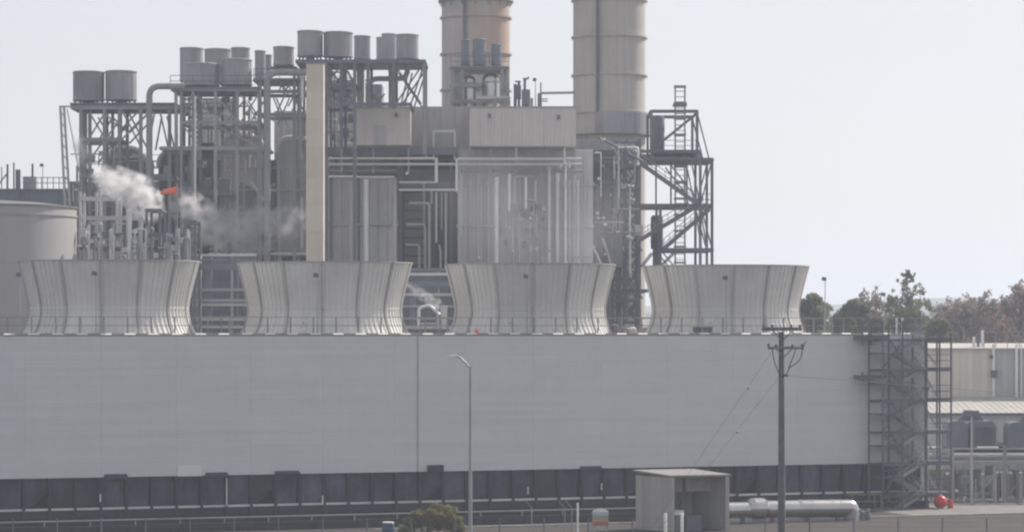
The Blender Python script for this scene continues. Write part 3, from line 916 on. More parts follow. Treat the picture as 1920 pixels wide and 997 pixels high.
for lab, x0_, x1_, y0_, yb_, D_, mm in (
    ('grey duct casing behind the pipes under the middle silencers', 372, 447, 184, 300, 337, 'hull'),
    ('low grey duct casing between the middle silencers and the bent pipe', 447.5, 490, 228, 300, 337.5, 'hull'),
    ('grey duct casing left of the tan column below the sky gaps', 514, 580, 208, 300, 337, 'hull'),
    ('dark duct casing right of the tan column below the tallest silencers', 622, 662, 150, 205, 336, 'hull2'),
    ('dark duct casing behind the stout pipes of the upper right silencers', 692, 716, 158, 205, 336.5, 'hull2')):
    casing('duct_casing', lab, x0_, x1_, y0_, D_, 5, mm, 14, (), cat='duct', ybot=yb_)

# vaulted casings (arched tops) on the left
def vault(label, x0, x1, ytop, D, depth, m, rim='alum', ybase=480):
    a = W(x0, 0, D); b = W(x1, 0, D); zt = W(0, ytop, D).z; zb = W(0, ybase, D).z
    r = (b.x - a.x) * 0.42; h = min(r, 2.6)
    th = thing('vaulted_casing', label, 'vaulted casing', (a.x, D, zb))
    poly = [(a.x, zb), (b.x, zb)]
    arc = []
    for k in range(13):
        t = math.pi * k / 12
        x = (a.x + b.x) / 2 + (b.x - a.x) / 2 * math.copysign(abs(math.cos(t)) ** 0.75, math.cos(t)); z = zt - h + h * math.sin(t) ** 0.75
        arc.append((x, z))
    MB().prism([(x, D, z) for x, z in poly + arc], (0, depth, 0)).build('body', m, th)
    rim_pts = [(x, D - 0.05, z) for x, z in arc]
    MB().tube(rim_pts, 0.26, 8, bend=0.2).build('rim_pipe', rim, th, True)
    for f in (0.25, 0.5, 0.75):
        x = a.x + (b.x - a.x) * f
        MB().box(x - 0.09, x + 0.09, D - 0.14, D + 0.0, zb, zt - h - 0.1).build('rib', m, th)
    return th
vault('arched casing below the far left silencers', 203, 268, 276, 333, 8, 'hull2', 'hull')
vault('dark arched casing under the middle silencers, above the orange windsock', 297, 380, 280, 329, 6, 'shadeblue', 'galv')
vault('grey arched casing with a bright lid, under the right side of the middle silencers', 414, 492, 251, 330, 6, 'hull', 'hull')
vault('large grey arched casing touching the tan column', 519, 585, 258, 328, 6, 'hull', 'pipe')
lid = W(461, 255, 329.6)
tag(MB().lathe(lid, [(0.0, 0.32), (0.7, 0.28), (1.0, 0.12), (1.02, -0.05), (0.0, -0.05)], 24).build('manway_lid', 'white', None, True), 'bright round lid on the grey arched casing', 'lid')

# tan column
b = W(590, HZ, 305); b.z = 0
tc = thing('duct_column', 'tall square tan duct column standing before the boilers', 'duct column', b)
for k in range(7):
    y1 = 488 - (488 - 120) * k / 7 + 0; y0 = 488 - (488 - 120) * (k + 1) / 7
    a = W(574, y1, 305); c = W(606.5, y0, 305)
    MB().box(a.x, c.x, 305, 306.8, (a.z if k else 0.0), c.z - 0.012).build('duct_section', 'tan', tc)
MB().box(W(573, 0, 305).x, W(607.5, 0, 305).x, 304.95, 306.85, W(0, 120, 305).z, W(0, 117.5, 305).z).build('cap', 'steel', tc)

# beige rooftop enclosures
def beige_box(label, x0, x1, y0, y1, D, depth, n_):
    a = W(x0, y1, D); b = W(x1, y0, D)
    th = thing('roof_enclosure', label, 'enclosure', (a.x, D, a.z))
    MB().box(a.x, b.x, D + 0.1, D + depth, a.z, b.z - 0.05).build('body', 'beige', th)
    w_ = (b.x - a.x) / n_
    for k in range(n_):
        MB().box(a.x + w_ * k + 0.006, a.x + w_ * (k + 1) - 0.006, D + random.uniform(0, 0.012), D + 0.09, a.z, b.z - 0.06).build('wall_panel', 'beige', th)
    MB().box(a.x - 0.1, b.x + 0.1, D - 0.08, D + depth + 0.1, b.z - 0.05, b.z + 0.08).build('roof', 'roofm', th)
    return th
e1 = beige_box('smaller beige roof enclosure with a pale door, under the upper right silencers', 668, 770, 202, 272, 321, 8, 6)
pxbox('door', 'bgray', e1, 703, 724, 235, 271, 320.9, 0.08, label='paler grey door')
e2 = beige_box('wider beige roof enclosure left of the right chimney', 880, 1080, 201, 274, 321, 10, 10)
for px_, py_ in ((918, 217), (1047, 220), (743, 216)):
    q = W(px_, py_, 320.9)
    MB().box(q.x - 0.14, q.x + 0.14, 320.7, 320.98, q.z - 0.2, q.z + 0.2).build('wall_lamp', 'dsteel', e2 if px_ > 800 else e1)
mid = thing('roof_casing', 'grey rooftop block between the two beige enclosures', 'boiler casing', W(800, 290, 327))
pxbox('body', 'hull', mid, 797, 880, 200, 290, 328, 10)
for x0_, x1_ in ((797, 826), (826.5, 853), (853.5, 880)):
    pxbox('wall_panel', 'hull', mid, x0_, x1_ - 0.3, 200, 290, 327.8, 0.19)
frame(mid, 326.5, 1.2, [(813, 245, 300), (853, 245, 300)], [(246, 812, 854)], [], 0.22, 'pipe', back=False)

# ------------------------------------------------------------------ pipework in the middle
b = W(850, HZ, 322); b.z = 0
rk = thing('pipe_rack', 'rack of long pale horizontal pipes across both boiler casings', 'pipe rack', b)
pipe(rk, [(607, 297), (816, 297)], 4.5, 322); pipe(rk, [(607, 308), (1092, 308)], 4.5, 322.5)
pipe(rk, [(818, 296), (818, 342)], 6, 321.5); pipe(rk, [(856, 360), (856, 298), (1090, 298)], 5, 322)
pipe(rk, [(607, 331), (670, 331)], 4.5, 323); pipe(rk, [(670, 332), (740, 332)], 4, 323)
pipe(rk, [(607, 320), (744, 320)], 4, 324.5, 'galv'); pipe(rk, [(860, 321), (1092, 321)], 5, 324.5, 'galv')
pipe(rk, [(748, 342), (818, 342)], 4, 322); pipe(rk, [(748, 356), (858, 356)], 4.5, 323.5)
for x in (640, 700, 766, 920, 968, 1058):
    MB().beam(W(x, 276, 323.3), W(x, 325, 323.3), 0.16).build('hanger', 'galv', rk)
for x in (968, 1058):
    pipe(rk, [(x, 276), (x, 305)], 5, 322.8)
for x, y in ((1068, 305), (1068, 311), (763, 325), (1052, 311)):
    q = W(x, y, 321.7); MB().cyl(q, q + Vector((0, 0.5, 0)), 0.16, n=10).build('valve', 'alum', rk, True)

def pipe_bank(label, D, runs, name='pipe_bank'):
    b = W(runs[0][0][0][0], HZ, D); b.z = 0
    th = thing(name, label, 'pipework', b)
    for r_ in runs:
        pts, wpx = r_[0], r_[1]; mm = r_[2] if len(r_) > 2 else 'pipe'; dd = r_[3] if len(r_) > 3 else 0
        if pts[-1][1] >= 490:      # runs that vanish behind the stacks go down to the ground
            pts = pts[:-1] + [(pts[-1][0], HZ + CZ / u(D + dd) - 0.5)]
        pipe(th, pts, wpx, D + dd, mm)
    return th
pipe_bank('pale pipes climbing the boiler casing right of the tan column', 323,
    [([(686, 336), (686, 500)], 10.5, 'pipe'), ([(735, 364), (735, 420), (668, 421), (668, 500)], 4, 'galv'), ([(658, 340), (658, 500)], 6, 'hull'), ([(612, 340), (612, 500)], 3, 'hull'), ([(740, 345), (740, 500)], 5, 'hull')])
pipe_bank('narrow pipes and elbows inside the dark recess between the boiler casings', 326,
    [([(766, 381), (805, 381), (805, 500)], 6, 'galv'), ([(762, 421), (797, 421), (797, 500)], 5.5, 'galv', 0.3), ([(761, 459), (786, 459), (786, 500)], 5, 'galv', 0.6),
     ([(795, 342), (795, 420)], 4, 'galv', 0.8), ([(809, 358), (809, 382)], 4, 'galv', 0.3), ([(818, 360), (818, 455)], 4, 'pipe', 0.8), ([(828, 360), (828, 430)], 3.5, 'galv', 0.5), ([(836, 360), (836, 500)], 4.5, 'hull', 0.2),
     ([(823, 458), (826, 470), (826, 500)], 4, 'galv', -0.2)])
runsR = [([(873, 355), (873, 500)], 3, 'galv'), ([(896, 330), (896, 500)], 3.5, 'galv'), ([(931, 332), (931, 500)], 8, 'pipe'), ([(949, 350), (949, 428)], 3, 'galv'), ([(955, 326), (955, 396)], 5.5, 'pipe'),
    ([(1000, 331), (965, 331), (965, 398)], 5, 'galv'), ([(986, 333), (986, 392)], 5.5, 'pipe'), ([(984, 376), (1005, 376), (1005, 440)], 4.5, 'galv'), ([(1030, 312), (1030, 500)], 5, 'pipe'), ([(1045, 325), (1045, 500)], 6.5, 'pipe'),
    ([(1060, 310), (1060, 500)], 4, 'pipe'), ([(1075, 330), (1075, 500)], 5, 'galv'), ([(1090, 330), (1090, 500)], 3.5, 'galv'), ([(962, 470), (962, 500)], 5, 'galv'), ([(993, 455), (993, 500)], 5, 'galv'), ([(955, 420), (955, 446)], 4, 'galv'), ([(993, 420), (993, 445)], 6, 'galv'), ([(862, 300), (862, 500)], 4, 'hull'),
    ([(860, 424), (930, 424)], 3, 'galv'), ([(1070, 481), (1110, 481)], 3, 'galv')]
rg = random.Random(31)
for k in range(30):
    x = 868 + k * 8 + rg.uniform(-2.5, 2.5)
    y0_ = rg.choice([328, 332, 338, 350, 360]); 
    runsR.append(([(x, y0_), (x, rg.choice([500, 500, 500, 440, 410]))], rg.choice([1.6, 2.2, 2.8, 3.4]), rg.choice(['galv', 'hull', 'steel', 'can', 'hull', 'pipe']), rg.uniform(0.3, 1.4)))
pbR = pipe_bank('rows of vertical pipes on the casing behind the third fan stack', 323.5, runsR)
for x, y in ((995, 409), (1006, 467), (1030, 467), (961, 470), (898, 483), (1120, 400)):
    q = W(x, y, 322.8); MB().lathe(q, [(0, -0.2), (0.18, -0.12), (0.2, 0), (0.14, 0.16), (0, 0.22)], 12).build('relief_valve', 'alum', pbR, True)
# clutter of valve bodies on that casing
for k in range(16):
    x = random.uniform(940, 1020); y = random.uniform(388, 470); q = W(x, y, 323.2)
    MB().box(q.x - 0.2, q.x + 0.2, q.y - 0.2, q.y + 0.1, q.z - 0.25, q.z + random.uniform(0.1, 0.5)).build('valve_body', random.choice(['steel', 'dsteel', 'galv']), pbR)

# ------------------------------------------------------------------ big pipes on the left
def solo_pipe(label, pts, wpx, D, m='can', bend=None, name='steam_pipe'):
    b = W(pts[-1][0], pts[-1][1], D)
    if pts[-1][1] >= 490:
        pts = pts[:-1] + [(pts[-1][0], HZ + CZ / u(D) - 0.3)]; b.z = 0
    th = thing(name, label, 'pipe', b)
    pipe(th, pts, wpx, D, m, n=16, bend=20 * u(D))
    for k in range(3):
        p0, p1 = Vector(pts[-2]), Vector(pts[-1]); f = (k + 0.5) / 4
        q = W(p0[0] + (p1[0] - p0[0]) * f * 0.5, p0[1] + (p1[1] - p0[1]) * f * 0.5, D)
        r = wpx * u(D) * 0.5
        MB().lathe(q, [(r - 0.01, -0.07), (r + 0.04, -0.07), (r + 0.04, 0.07), (r - 0.01, 0.07)], 16).build('pipe_band', m, th)
    return th
solo_pipe('thick grey pipe bending down from the middle silencers past the left frame', [(345, 162), (280, 162), (280, 500)], 12, 316)
solo_pipe('thick grey pipe bending down left of the tan column', [(574, 136), (501, 136), (501, 500)], 13, 316)
solo_pipe('short hooked pipe between the bent pipe and the tan column', [(544, 140), (567, 140), (567, 190)], 6, 318, 'pipe')
solo_pipe('grey pipe dropping from the far left silencers', [(156, 200), (156, 500)], 15, 320.5, 'can')
solo_pipe('slimmer pipe beside the one under the far left silencers', [(169, 205), (169, 500)], 6, 320, 'can')
solo_pipe('pipe rising to the second far left silencer drum', [(199, 203), (199, 340)], 9, 323, 'can')
solo_pipe('pipe in the middle of the far left frame', [(225, 203), (225, 340)], 8, 323, 'can')
solo_pipe('grey pipe with a U bend below the rightmost silencer drum', [(764, 112), (764, 148), (690, 148), (690, 200)], 10, 320, 'can')
solo_pipe('stout grey pipe under the upper right silencers', [(735, 118), (735, 205)], 13, 321.5, 'can')
solo_pipe('stout grey pipe down from the single silencer drum', [(676, 115), (676, 205)], 14, 321.5, 'can')
solo_pipe('stout pipe right of the tan column top', [(617, 112), (617, 205)], 12, 321, 'can')
solo_pipe('pipe between the two stout ones right of the tan column', [(643, 112), (643, 180)], 11, 321, 'can')
solo_pipe('slim pale pipe under the broad front silencer drum', [(374, 172), (374, 300)], 9, 320, 'can')
solo_pipe('pale pipe down to the bright round lid', [(440, 172), (440, 262)], 9, 320, 'can')
solo_pipe('thin pipe crossing the dark arched casing from top to bottom', [(366, 180), (366, 470)], 4, 316.5, 'pipe')
solo_pipe('inclined pale pipe in the dark area beside the steam', [(470, 340), (496, 378)], 6, 327, 'pipe')
solo_pipe('inclined dark pipe behind the right end of the steam cloud', [(412, 365), (446, 408)], 5, 327, 'galv')
lp = pipe_bank('long pale pipes low on the left boiler casing above the second fan stack gap', 326,
    [([(392, 467), (575, 467)], 4.5, 'galv'), ([(392, 476), (575, 476)], 5.5, 'pipe', -0.4), ([(566, 370), (566, 466)], 4, 'pipe'), ([(523, 318), (523, 500)], 9, 'galv', 1.0), ([(500, 357), (576, 357)], 6, 'galv', 0.5), ([(380, 279), (500, 279)], 5, 'galv', -0.6), ([(524, 395), (524, 500)], 10, 'galv', 0.2),
     ([(436, 420), (436, 470)], 4, 'galv'), ([(544, 330), (575, 330)], 4, 'galv')])

def tangle(label, x0, x1, y0, y1, D, n_, seed, glints):
    rg = random.Random(seed)
    b = W((x0 + x1) / 2, HZ, D); b.z = 0
    th = thing('pipe_tangle', label, 'pipework', b)
    for k in range(n_):
        d_ = rg.uniform(0, 4); wpx = rg.choice([1.6, 2.2, 3, 3.4, 4.5]); mm = rg.choice(['galv', 'hull', 'pipe', 'steel', 'hull2', 'pipe', 'can'])
        x = rg.uniform(x0, x1); y = rg.uniform(y0, y1); c = rg.random()
        if c < 0.45:
            pipe(th, [(x, y), (x, min(y1 + 40, y + rg.uniform(40, 170)))], wpx, D + d_, mm)
        elif c < 0.75:
            xa = max(x0, x - rg.uniform(15, 70)); pipe(th, [(xa, y), (x, y), (x, min(y1 + 40, y + rg.uniform(20, 90)))], wpx, D + d_, mm)
        else:
            pipe(th, [(max(x0, x - rg.uniform(20, 60)), y), (min(x1, x + rg.uniform(20, 60)), y)], wpx * 0.8, D + d_, mm)
    for k in range(n_ // 2):
        q = W(rg.uniform(x0, x1), rg.uniform(y0, y1), D + rg.uniform(0, 3)); a = rg.uniform(0.1, 0.45)
        MB().box(q.x - a, q.x + a, q.y, q.y + a, q.z - a * 0.8, q.z + a * rg.uniform(0.5, 1.8)).build('valve_box', rg.choice(['steel', 'dsteel', 'galv', 'hull2', 'xfmr']), th)
    for k in range(glints):
        q = W(rg.uniform(x0, x1), rg.uniform(y0, y1), D - 0.3); r = rg.uniform(0.1, 0.24)
        MB().lathe(q, [(0, -r), (r * 0.8, -r * 0.6), (r, 0), (r * 0.7, r * 0.7), (0, r)], 12).build('glint_bead', 'glint', th, True)  # small bright beads scattered among the pipes to add sun glints
    return th
tangle('tangle of thin pipes and valves on the dark left boiler casing', 305, 570, 285, 455, 328, 64, 5, 16)
tangle('tangle of thin pipes below the far left silencers', 132, 300, 285, 395, 331, 40, 6, 9)
tangle('tangle of thin pipes under the tallest silencers right of the tan column', 610, 668, 130, 275, 326, 26, 8, 5)
tangle('tangle of thin pipes on the dark duct block by the right chimney', 1115, 1200, 265, 480, 330.5, 30, 9, 10)
tangle('tangle of small pipes under the middle silencers', 345, 486, 180, 275, 325, 24, 10, 4)

# dark platform with teal grey machine bodies left of centre
b = W(390, 362, 322)
dk = thing('platform_deck', 'dark teal machinery platform beside the orange windsock', 'platform', b)
pxbox('deck', 'dsteel', dk, 338, 432, 357, 366, 322, 5)
for x0_, x1_, y0_, y1_, mm in ((343, 360, 340, 357, 'blue'), (372, 396, 338, 357, 'xfmr'), (400, 430, 336, 357, 'xfmr'), (362, 371, 345, 357, 'blue')):
    pxbox('machine_body', mm, dk, x0_, x1_, y0_, y1_, 322.4, 2.2)
for x in (384, 397):
    MB().lathe(W(x, 375, 323.5), [(0.42, 0.8), (0.42, 0), (0.1, -1.2), (0.1, -1.8)], 14).build('hopper', 'dsteel', dk, True)
for x in (340, 362, 386, 410, 430):
    MB().beam(W(x, 357, 321.9), W(x, 336, 321.9), 0.08).build('handrail_post', 'dsteel', dk)
MB().beam(W(338, 337, 321.9), W(432, 337, 321.9), 0.07).build('handrail', 'dsteel', dk)
for x in (341, 429):
    q = W(x, 366, 324); MB().box(q.x - 0.2, q.x + 0.2, 324, 324.4, 0, q.z).build('leg', 'dsteel', dk)
pxbox('dark_box', 'void', dk, 376, 402, 268, 300, 323, 2)
for x in (378, 400):
    pxbox('hanger', 'dsteel', dk, x - 1, x + 1, 300, 336, 323.5, 0.2)
b = W(432, 480, 329)
dv = thing('duct_box', 'large dark opening with ductwork behind the steam cloud', 'duct', b)
pxbox('duct_mouth_shade', 'void', dv, 385, 480, 372, 462, 334.8, 1.0)  # solid box, the opening's shade is put into its colour
for x0_, x1_, y0_, y1_ in ((385, 480, 366, 372), (385, 480, 456, 462), (430, 434, 372, 456)):
    pxbox('duct_frame', 'dsteel', dv, x0_, x1_, y0_, y1_, 334.2, 0.7)
q0 = W(470, 352, 331); q1 = W(424, 430, 331)
MB().beam(q0, q1, 2.4, 2.0).build('inclined_duct', 'dsteel', dv)

# orange windsock on its pole
q = W(331, 358, 296)
ws = thing('windsock', 'orange windsock streaming left, beside the white steam', 'windsock', (q.x, q.y, 0))
MB().cyl((q.x + 0.08, q.y, 0), (q.x + 0.08, q.y, q.z + 0.6), 0.05, n=8).build('pole', 'galv', ws, True)
vv = []
for k in range(7):
    f = k / 6; r = 0.38 - 0.27 * f
    c = W(330 - 29 * f, 356.5 + 6.5 * f ** 1.3 + 0.6 * math.sin(5 * f), 296)
    for j in range(12):
        t = 2 * math.pi * j / 12
        vv.append(c + Vector((0, r * math.cos(t), r * math.sin(t) * (1 + 0.12 * math.sin(3 * t + k)))))
MB().add(vv, [(k * 12 + j, k * 12 + (j + 1) % 12, (k + 1) * 12 + (j + 1) % 12, (k + 1) * 12 + j) for k in range(6) for j in range(12)]).build('sock', 'orange', ws, True)

# ------------------------------------------------------------------ low process equipment, left
b = W(250, HZ, 296); b.z = 0
sk = thing('process_skid', 'jumble of silvery vessels, pipes and valves above the leftmost fan stack', 'process plant', b)
for x, y, wd in ((157, 402, 8), (166, 420, 7), (177, 425, 6), (186, 436, 8), (213, 440, 6), (242, 392, 11), (252, 430, 8), (264, 404, 9), (271, 455, 9), (189, 462, 6), (300, 440, 7), (333, 428, 8), (352, 430, 6), (311, 455, 9), (322, 462, 6), (229, 452, 5)):
    D_ = random.uniform(292, 300); r = wd * u(D_) / 2; q = W(x, y, D_); h = q.z
    MB().lathe((q.x, q.y, 0), [(r, 0), (r, h - r * 0.8), (r * 0.9, h - r * 0.35), (r * 0.5, h - 0.05), (0.0, h)], 16).build('vessel', random.choice(['alum', 'galv', 'pipe', 'hull']), sk, True)
for k in range(34):
    x = random.uniform(150, 366); y = random.uniform(415, 478); D_ = random.uniform(290, 299)
    x2 = x + random.uniform(-22, 22); y2 = y + random.uniform(-6, 26)
    wpx = random.uniform(2.2, 4.6)
    pipe(sk, random.choice([[(x, 520), (x, y), (x2, y), (x2, 520)], [(x, 520), (x, y), (x2, y)], [(x, 520), (x, y)], [(x, y2), (x2, y2), (x2, 520)]]), wpx, D_, random.choice(['galv', 'hull', 'pipe', 'steel', 'hull2']))
for k in range(26):
    x = random.uniform(150, 368); y = random.uniform(425, 480); q = W(x, y, random.uniform(290, 294)); a = random.uniform(0.1, 0.32)
    MB().box(q.x - a, q.x + a, q.y, q.y + a, q.z - a, q.z + a * random.uniform(0.5, 1.6)).build('valve_box', random.choice(['steel', 'dsteel', 'galv', 'hull']), sk)
frame(sk, 295, 4, [(275, 392, 620), (300, 392, 620), (347, 413, 620), (366, 413, 620)], [(394, 273, 302), (416, 346, 367), (440, 150, 366), (466, 150, 366)], [(347, 420, 366, 440)], 0.26, 'dsteel')
frame(sk, 301, 3, [(181, 360, 620), (219, 360, 620), (150, 360, 620)], [(408, 150, 275), (372, 150, 220)], [], 0.25, 'hull')

# far left low building roof with railings and vents
b = W(0, 490, 345); b.z = 0
lb = thing('control_building', 'low blue-grey building behind the big tank at the left edge', 'building', b)
a = W(-160, 356, 345); c = W(200, 356, 345)
MB().box(a.x, c.x, 345.1, 356, 0, a.z).build('wall', 'blue', lb)
w_ = (c.x - a.x) / 12
for k in range(12):
    MB().box(a.x + w_ * k + 0.02, a.x + w_ * (k + 1) - 0.02, 345 + random.uniform(0, 0.02), 345.09, 0, a.z - 0.02).build('wall_panel', 'blue', lb)
MB().box(a.x - 0.1, c.x + 0.1, 344.8, 356.2, a.z, a.z + 0.12).build('roof', 'steel', lb)
for x in range(45, 130, 11):
    MB().beam(W(x, 354, 345.3), W(x, 332, 345.3), 0.09).build('handrail_post', 'steel', lb)
for y in (333, 343):
    MB().beam(W(42, y, 345.3), W(128, y, 345.3), 0.08).build('handrail', 'steel', lb)
pxbox('roof_unit', 'can', lb, 43, 66, 331, 356, 346, 2)
for x, y0_, wd, mm in ((14, 308, 4, 'dsteel'), (26, 305, 3, 'dsteel'), (32, 318, 6, 'dsteel'), (61, 307, 4, 'dsteel'), (3, 313, 2, 'dsteel')):
    MB().cyl(W(x, 357, 346.3), W(x, y0_, 346.3), wd * u(346) / 2, n=10).build('vent_pipe', mm, lb, True)
MB().beam(W(-2, 345, 346.2), W(16, 322, 346.2), 0.14).build('stay', 'dsteel', lb)
pxbox('roof_hatch', 'dsteel', lb, 33, 38, 318, 372, 344.5, 0.3)
floodlight(80, 310, 0, 'small floodlight on the roof rail of the low blue-grey building', W(0, 355, 345).z, 345.6)

# big storage tank, left
D_ = 288
cx = -62; r = (131 - cx) * u(D_)
base = W(cx, HZ, D_); base.z = 0; base.y = D_ + 4
tk = thing('storage_tank', 'large round grey storage tank cut by the left edge', 'tank', base)
zt = W(0, 386, D_).z
nseg = 5
for k in range(nseg):
    MB().lathe(base, [(r, zt * k / nseg), (r, zt * (k + 1) / nseg - 0.015)], 72).build('shell_course', 'tank', tk, True)
MB().lathe(base, [(r + 0.12, zt - 0.1), (r + 0.12, zt + 0.05), (r * 0.66, zt + 0.42), (r * 0.3, zt + 0.62), (0.01, zt + 0.7)], 72).build('roof', 'tankroof', tk, True)
MB().lathe(base, [(r, zt - 0.9), (r + 0.1, zt - 0.9), (r + 0.1, zt - 0.75), (r, zt - 0.75)], 72).build('wind_girder', 'tank', tk)

# ------------------------------------------------------------------ seen in the gaps between the stacks
def gap_frame(label, x0, x1, D, verts, hors, dark, m='blue'):
    b = W((x0 + x1) / 2, HZ, D); b.z = 0
    th = thing('pipe_support_frame', label, 'steel frame', b)
    a = W(x0, 0, D + 6); c = W(x1, 0, D + 6)
    MB().box(a.x, c.x, D + 6, D + 6.4, 0, W(0, dark, D + 6).z).build('rear_wall', 'dsteel', th)
    for x, wd, mm in verts:
        q = W(x, 0, D); hw = wd * u(D) / 2
        MB().box(q.x - hw, q.x + hw, D, D + 0.5, 0, W(0, dark, D).z).build('column', mm, th)
    for k, (y, hgt, mm) in enumerate(hors):
        a = W(x0, y, D); c = W(x1, y, D); hh = hgt * u(D) / 2
        MB().box(a.x, c.x, D - 0.25 - 0.01 * k, D - 0.02, a.z - hh, a.z + hh).build('beam', mm, th)
    return th
gap_frame('blue-grey frame in the gap between the first and second fan stacks', 362, 480, 300, [(391, 13, 'blue'), (374, 6, 'pipe'), (435, 5, 'galv'), (446, 4, 'steel')],
    [(478, 4, 'pipe'), (488, 5, 'blue'), (500, 12, 'blue'), (543, 5, 'galv'), (563, 5, 'galv'), (571, 5, 'hull'), (597, 8, 'hull'), (613, 4, 'hull')], 480)
gap_frame('blue-grey frame in the gap between the second and third fan stacks', 755, 870, 302, [(773, 10, 'blue'), (822, 3, 'steel')],
    [(505, 5, 'blue'), (514, 5, 'pipe'), (522, 8, 'dsteel'), (532, 10, 'blue'), (552, 5, 'hull'), (574, 4, 'galv'), (597, 3, 'galv'), (613, 7, 'hull')], 505)
tag(pxbox('cabinet', 'beige', None, 826, 838, 572, 617, 292, 0.8), 'narrow beige cabinet in the gap between the second and third fan stacks', 'cabinet')
c0 = bpy.data.objects['cabinet']
c0.data.transform(Matrix.Translation((0, 0, 0)))
hk = thing('vent_pipe', 'hooked silver vent pipe steaming in the gap between second and third fan stacks', 'pipe', W(786, 617, 291))
pipe(hk, [(785, 612), (785, 577), (806, 572), (824, 590)], 6, 291, 'pipe'); pipe(hk, [(820, 577), (820, 612)], 5, 291, 'galv')
pipe(hk, [(785, 607), (820, 607)], 4, 291, 'galv')
for o, zt_ in ((c0, 0),):
    pass

# ------------------------------------------------------------------ silencers and shiny domes before the left chimney
b = W(900, 200, 330)
ps = thing('roof_machinery', 'shiny pipe domes and platforms before the left chimney', 'roof machinery', b)
frame(ps, 328, 6, [(848, 125, 205), (866, 125, 200), (942, 128, 195), (952, 130, 195)], [(128, 845, 953), (160, 845, 900), (190, 850, 955)], [(848, 130, 866, 190), (942, 130, 952, 190)], 0.34, 'steel')
grating(ps, 328, 6, 845, 954, 126, 5, rail=True)
pxbox('machine_body', 'hull', ps, 848, 876, 132, 200, 329, 4)
pxbox('machine_body', 'steel', ps, 938, 953, 127, 176, 330, 3)
for x0_, x1_, y0_ in ((866, 893, 141), (903, 937, 136)):
    rr = (x1_ - x0_) / 2 * u(329); q = W((x0_ + x1_) / 2, 201, 329); hh = W(0, y0_, 329).z - q.z
    MB().lathe(q, [(rr, 0), (rr, hh - rr * 1.1), (rr * 0.97, hh - rr * 0.75), (rr * 0.82, hh - rr * 0.4), (rr * 0.5, hh - rr * 0.12), (0, hh)], 24).build('domed_vessel', 'alum', ps, True)
    MB().lathe(q + Vector((0, 0, hh - rr * 1.1)), [(rr, -0.06), (rr + 0.06, -0.06), (rr + 0.06, 0.06), (rr, 0.06)], 24).build('vessel_band', 'steel', ps)
pipe(ps, [(894, 184), (930, 184)], 9, 326.3, 'alum', n=16)
pipe(ps, [(930, 184), (957, 184)], 6, 326.6, 'galv')
for x in (898, 926, 950):
    q = W(x, 187, 326.4); MB().box(q.x - 0.12, q.x + 0.12, 326.2, 326.7, W(0, 201, 326).z, q.z).build('saddle', 'steel', ps)
can(864, 881, 74, 122, 330, 'slim blue-grey silencer, left of the three before the left chimney', 'blue', 4)
can(886, 911, 72, 122, 329, 'blue-grey silencer, middle of the three before the left chimney', 'blue', 4)
can(921, 940, 82, 122, 330, 'blue-grey silencer, right of the three before the left chimney', 'blue', 4)
b = W(980, 200, 327)
vg = thing('safety_valve', 'dark safety valve group on the beige roof between the chimneys', 'valve', b)
for x, y0_, wd, mm in ((966, 158, 6, 'dsteel'), (973, 152, 5, 'dsteel'), (984, 149, 5, 'dsteel'), (990, 172, 7, 'blue'), (982, 172, 8, 'blue'), (997, 184, 5, 'galv')):
    MB().cyl(W(x, 202, 327), W(x, y0_, 327), wd * u(327) / 2, n=12).build('valve_stem', mm, vg, True)
pxbox('valve_body', 'dsteel', vg, 963, 977, 160, 185, 326.5, 1); pxbox('valve_body', 'xfmr', vg, 978, 994, 168, 196, 326.4, 1)
for x, y in ((971, 153), (986, 148)):
    q = W(x, y, 326.6); MB().lathe(q, [(0.0, -0.06), (0.32, -0.06), (0.32, 0.06), (0, 0.06)], 12).build('handwheel', 'dsteel', vg)
MB().beam(W(984, 152, 326.6), W(992, 144, 326.6), 0.12).build('lever', 'dsteel', vg)
floodlight(1004, 150, 0, 'floodlight on a short pole on the beige roof between the chimneys', W(0, 201, 327).z, 327)
b = W(1015, 201, 327)
wk = thing('walkway', 'thin walkway bridging to the right chimney', 'walkway', b)
MB().beam(W(1014, 175, 327), W(1078, 174, 327), 0.35, 0.22).build('deck', 'steel', wk)
MB().beam(W(1014, 201, 327), W(1014, 155, 327), 0.14).build('post', 'dsteel', wk)
pxbox('base_block', 'dsteel', wk, 1008, 1016, 175, 201, 326.6, 0.8)
for y in (186, 190):
    MB().beam(W(1016, y, 327), W(1027, y, 327), 0.12).build('bracket', 'steel', wk)

# ------------------------------------------------------------------ right-hand steel tower and ducts
b = W(1250, HZ, 338); b.z = 0
rt_ = thing('steel_stair_frame', 'tall open steel frame with stairs right of the right chimney', 'steel frame', b)
frame(rt_, 338, 9, [(1199, 260, 640), (1221, 209, 299), (1307, 209, 300), (1313, 284, 640), (1335, 298, 640), (1162, 300, 640), (1238, 385, 600)],
    [(209, 1220, 1308), (284, 1190, 1314), (299, 1200, 1337), (385, 1155, 1336), (468, 1232, 1337), (545, 1150, 1215)],
    [(1307, 211, 1329, 296), (1307, 211, 1244, 262), (1313, 386, 1335, 300), (1313, 384, 1296, 302), (1313, 384, 1334, 462), (1313, 388, 1326, 470), (1313, 381, 1255, 306), (1200, 310, 1160, 380), (1160, 310, 1200, 380), (1160, 390, 1205, 430), (1205, 470, 1160, 440), (1200, 500, 1160, 560), (1160, 490, 1205, 560), (1200, 560, 1165, 610), (1165, 560, 1205, 610), (1240, 470, 1262, 497), (1270, 470, 1240, 500), (1228, 470, 1205, 500)],
    0.3, 'dsteel')
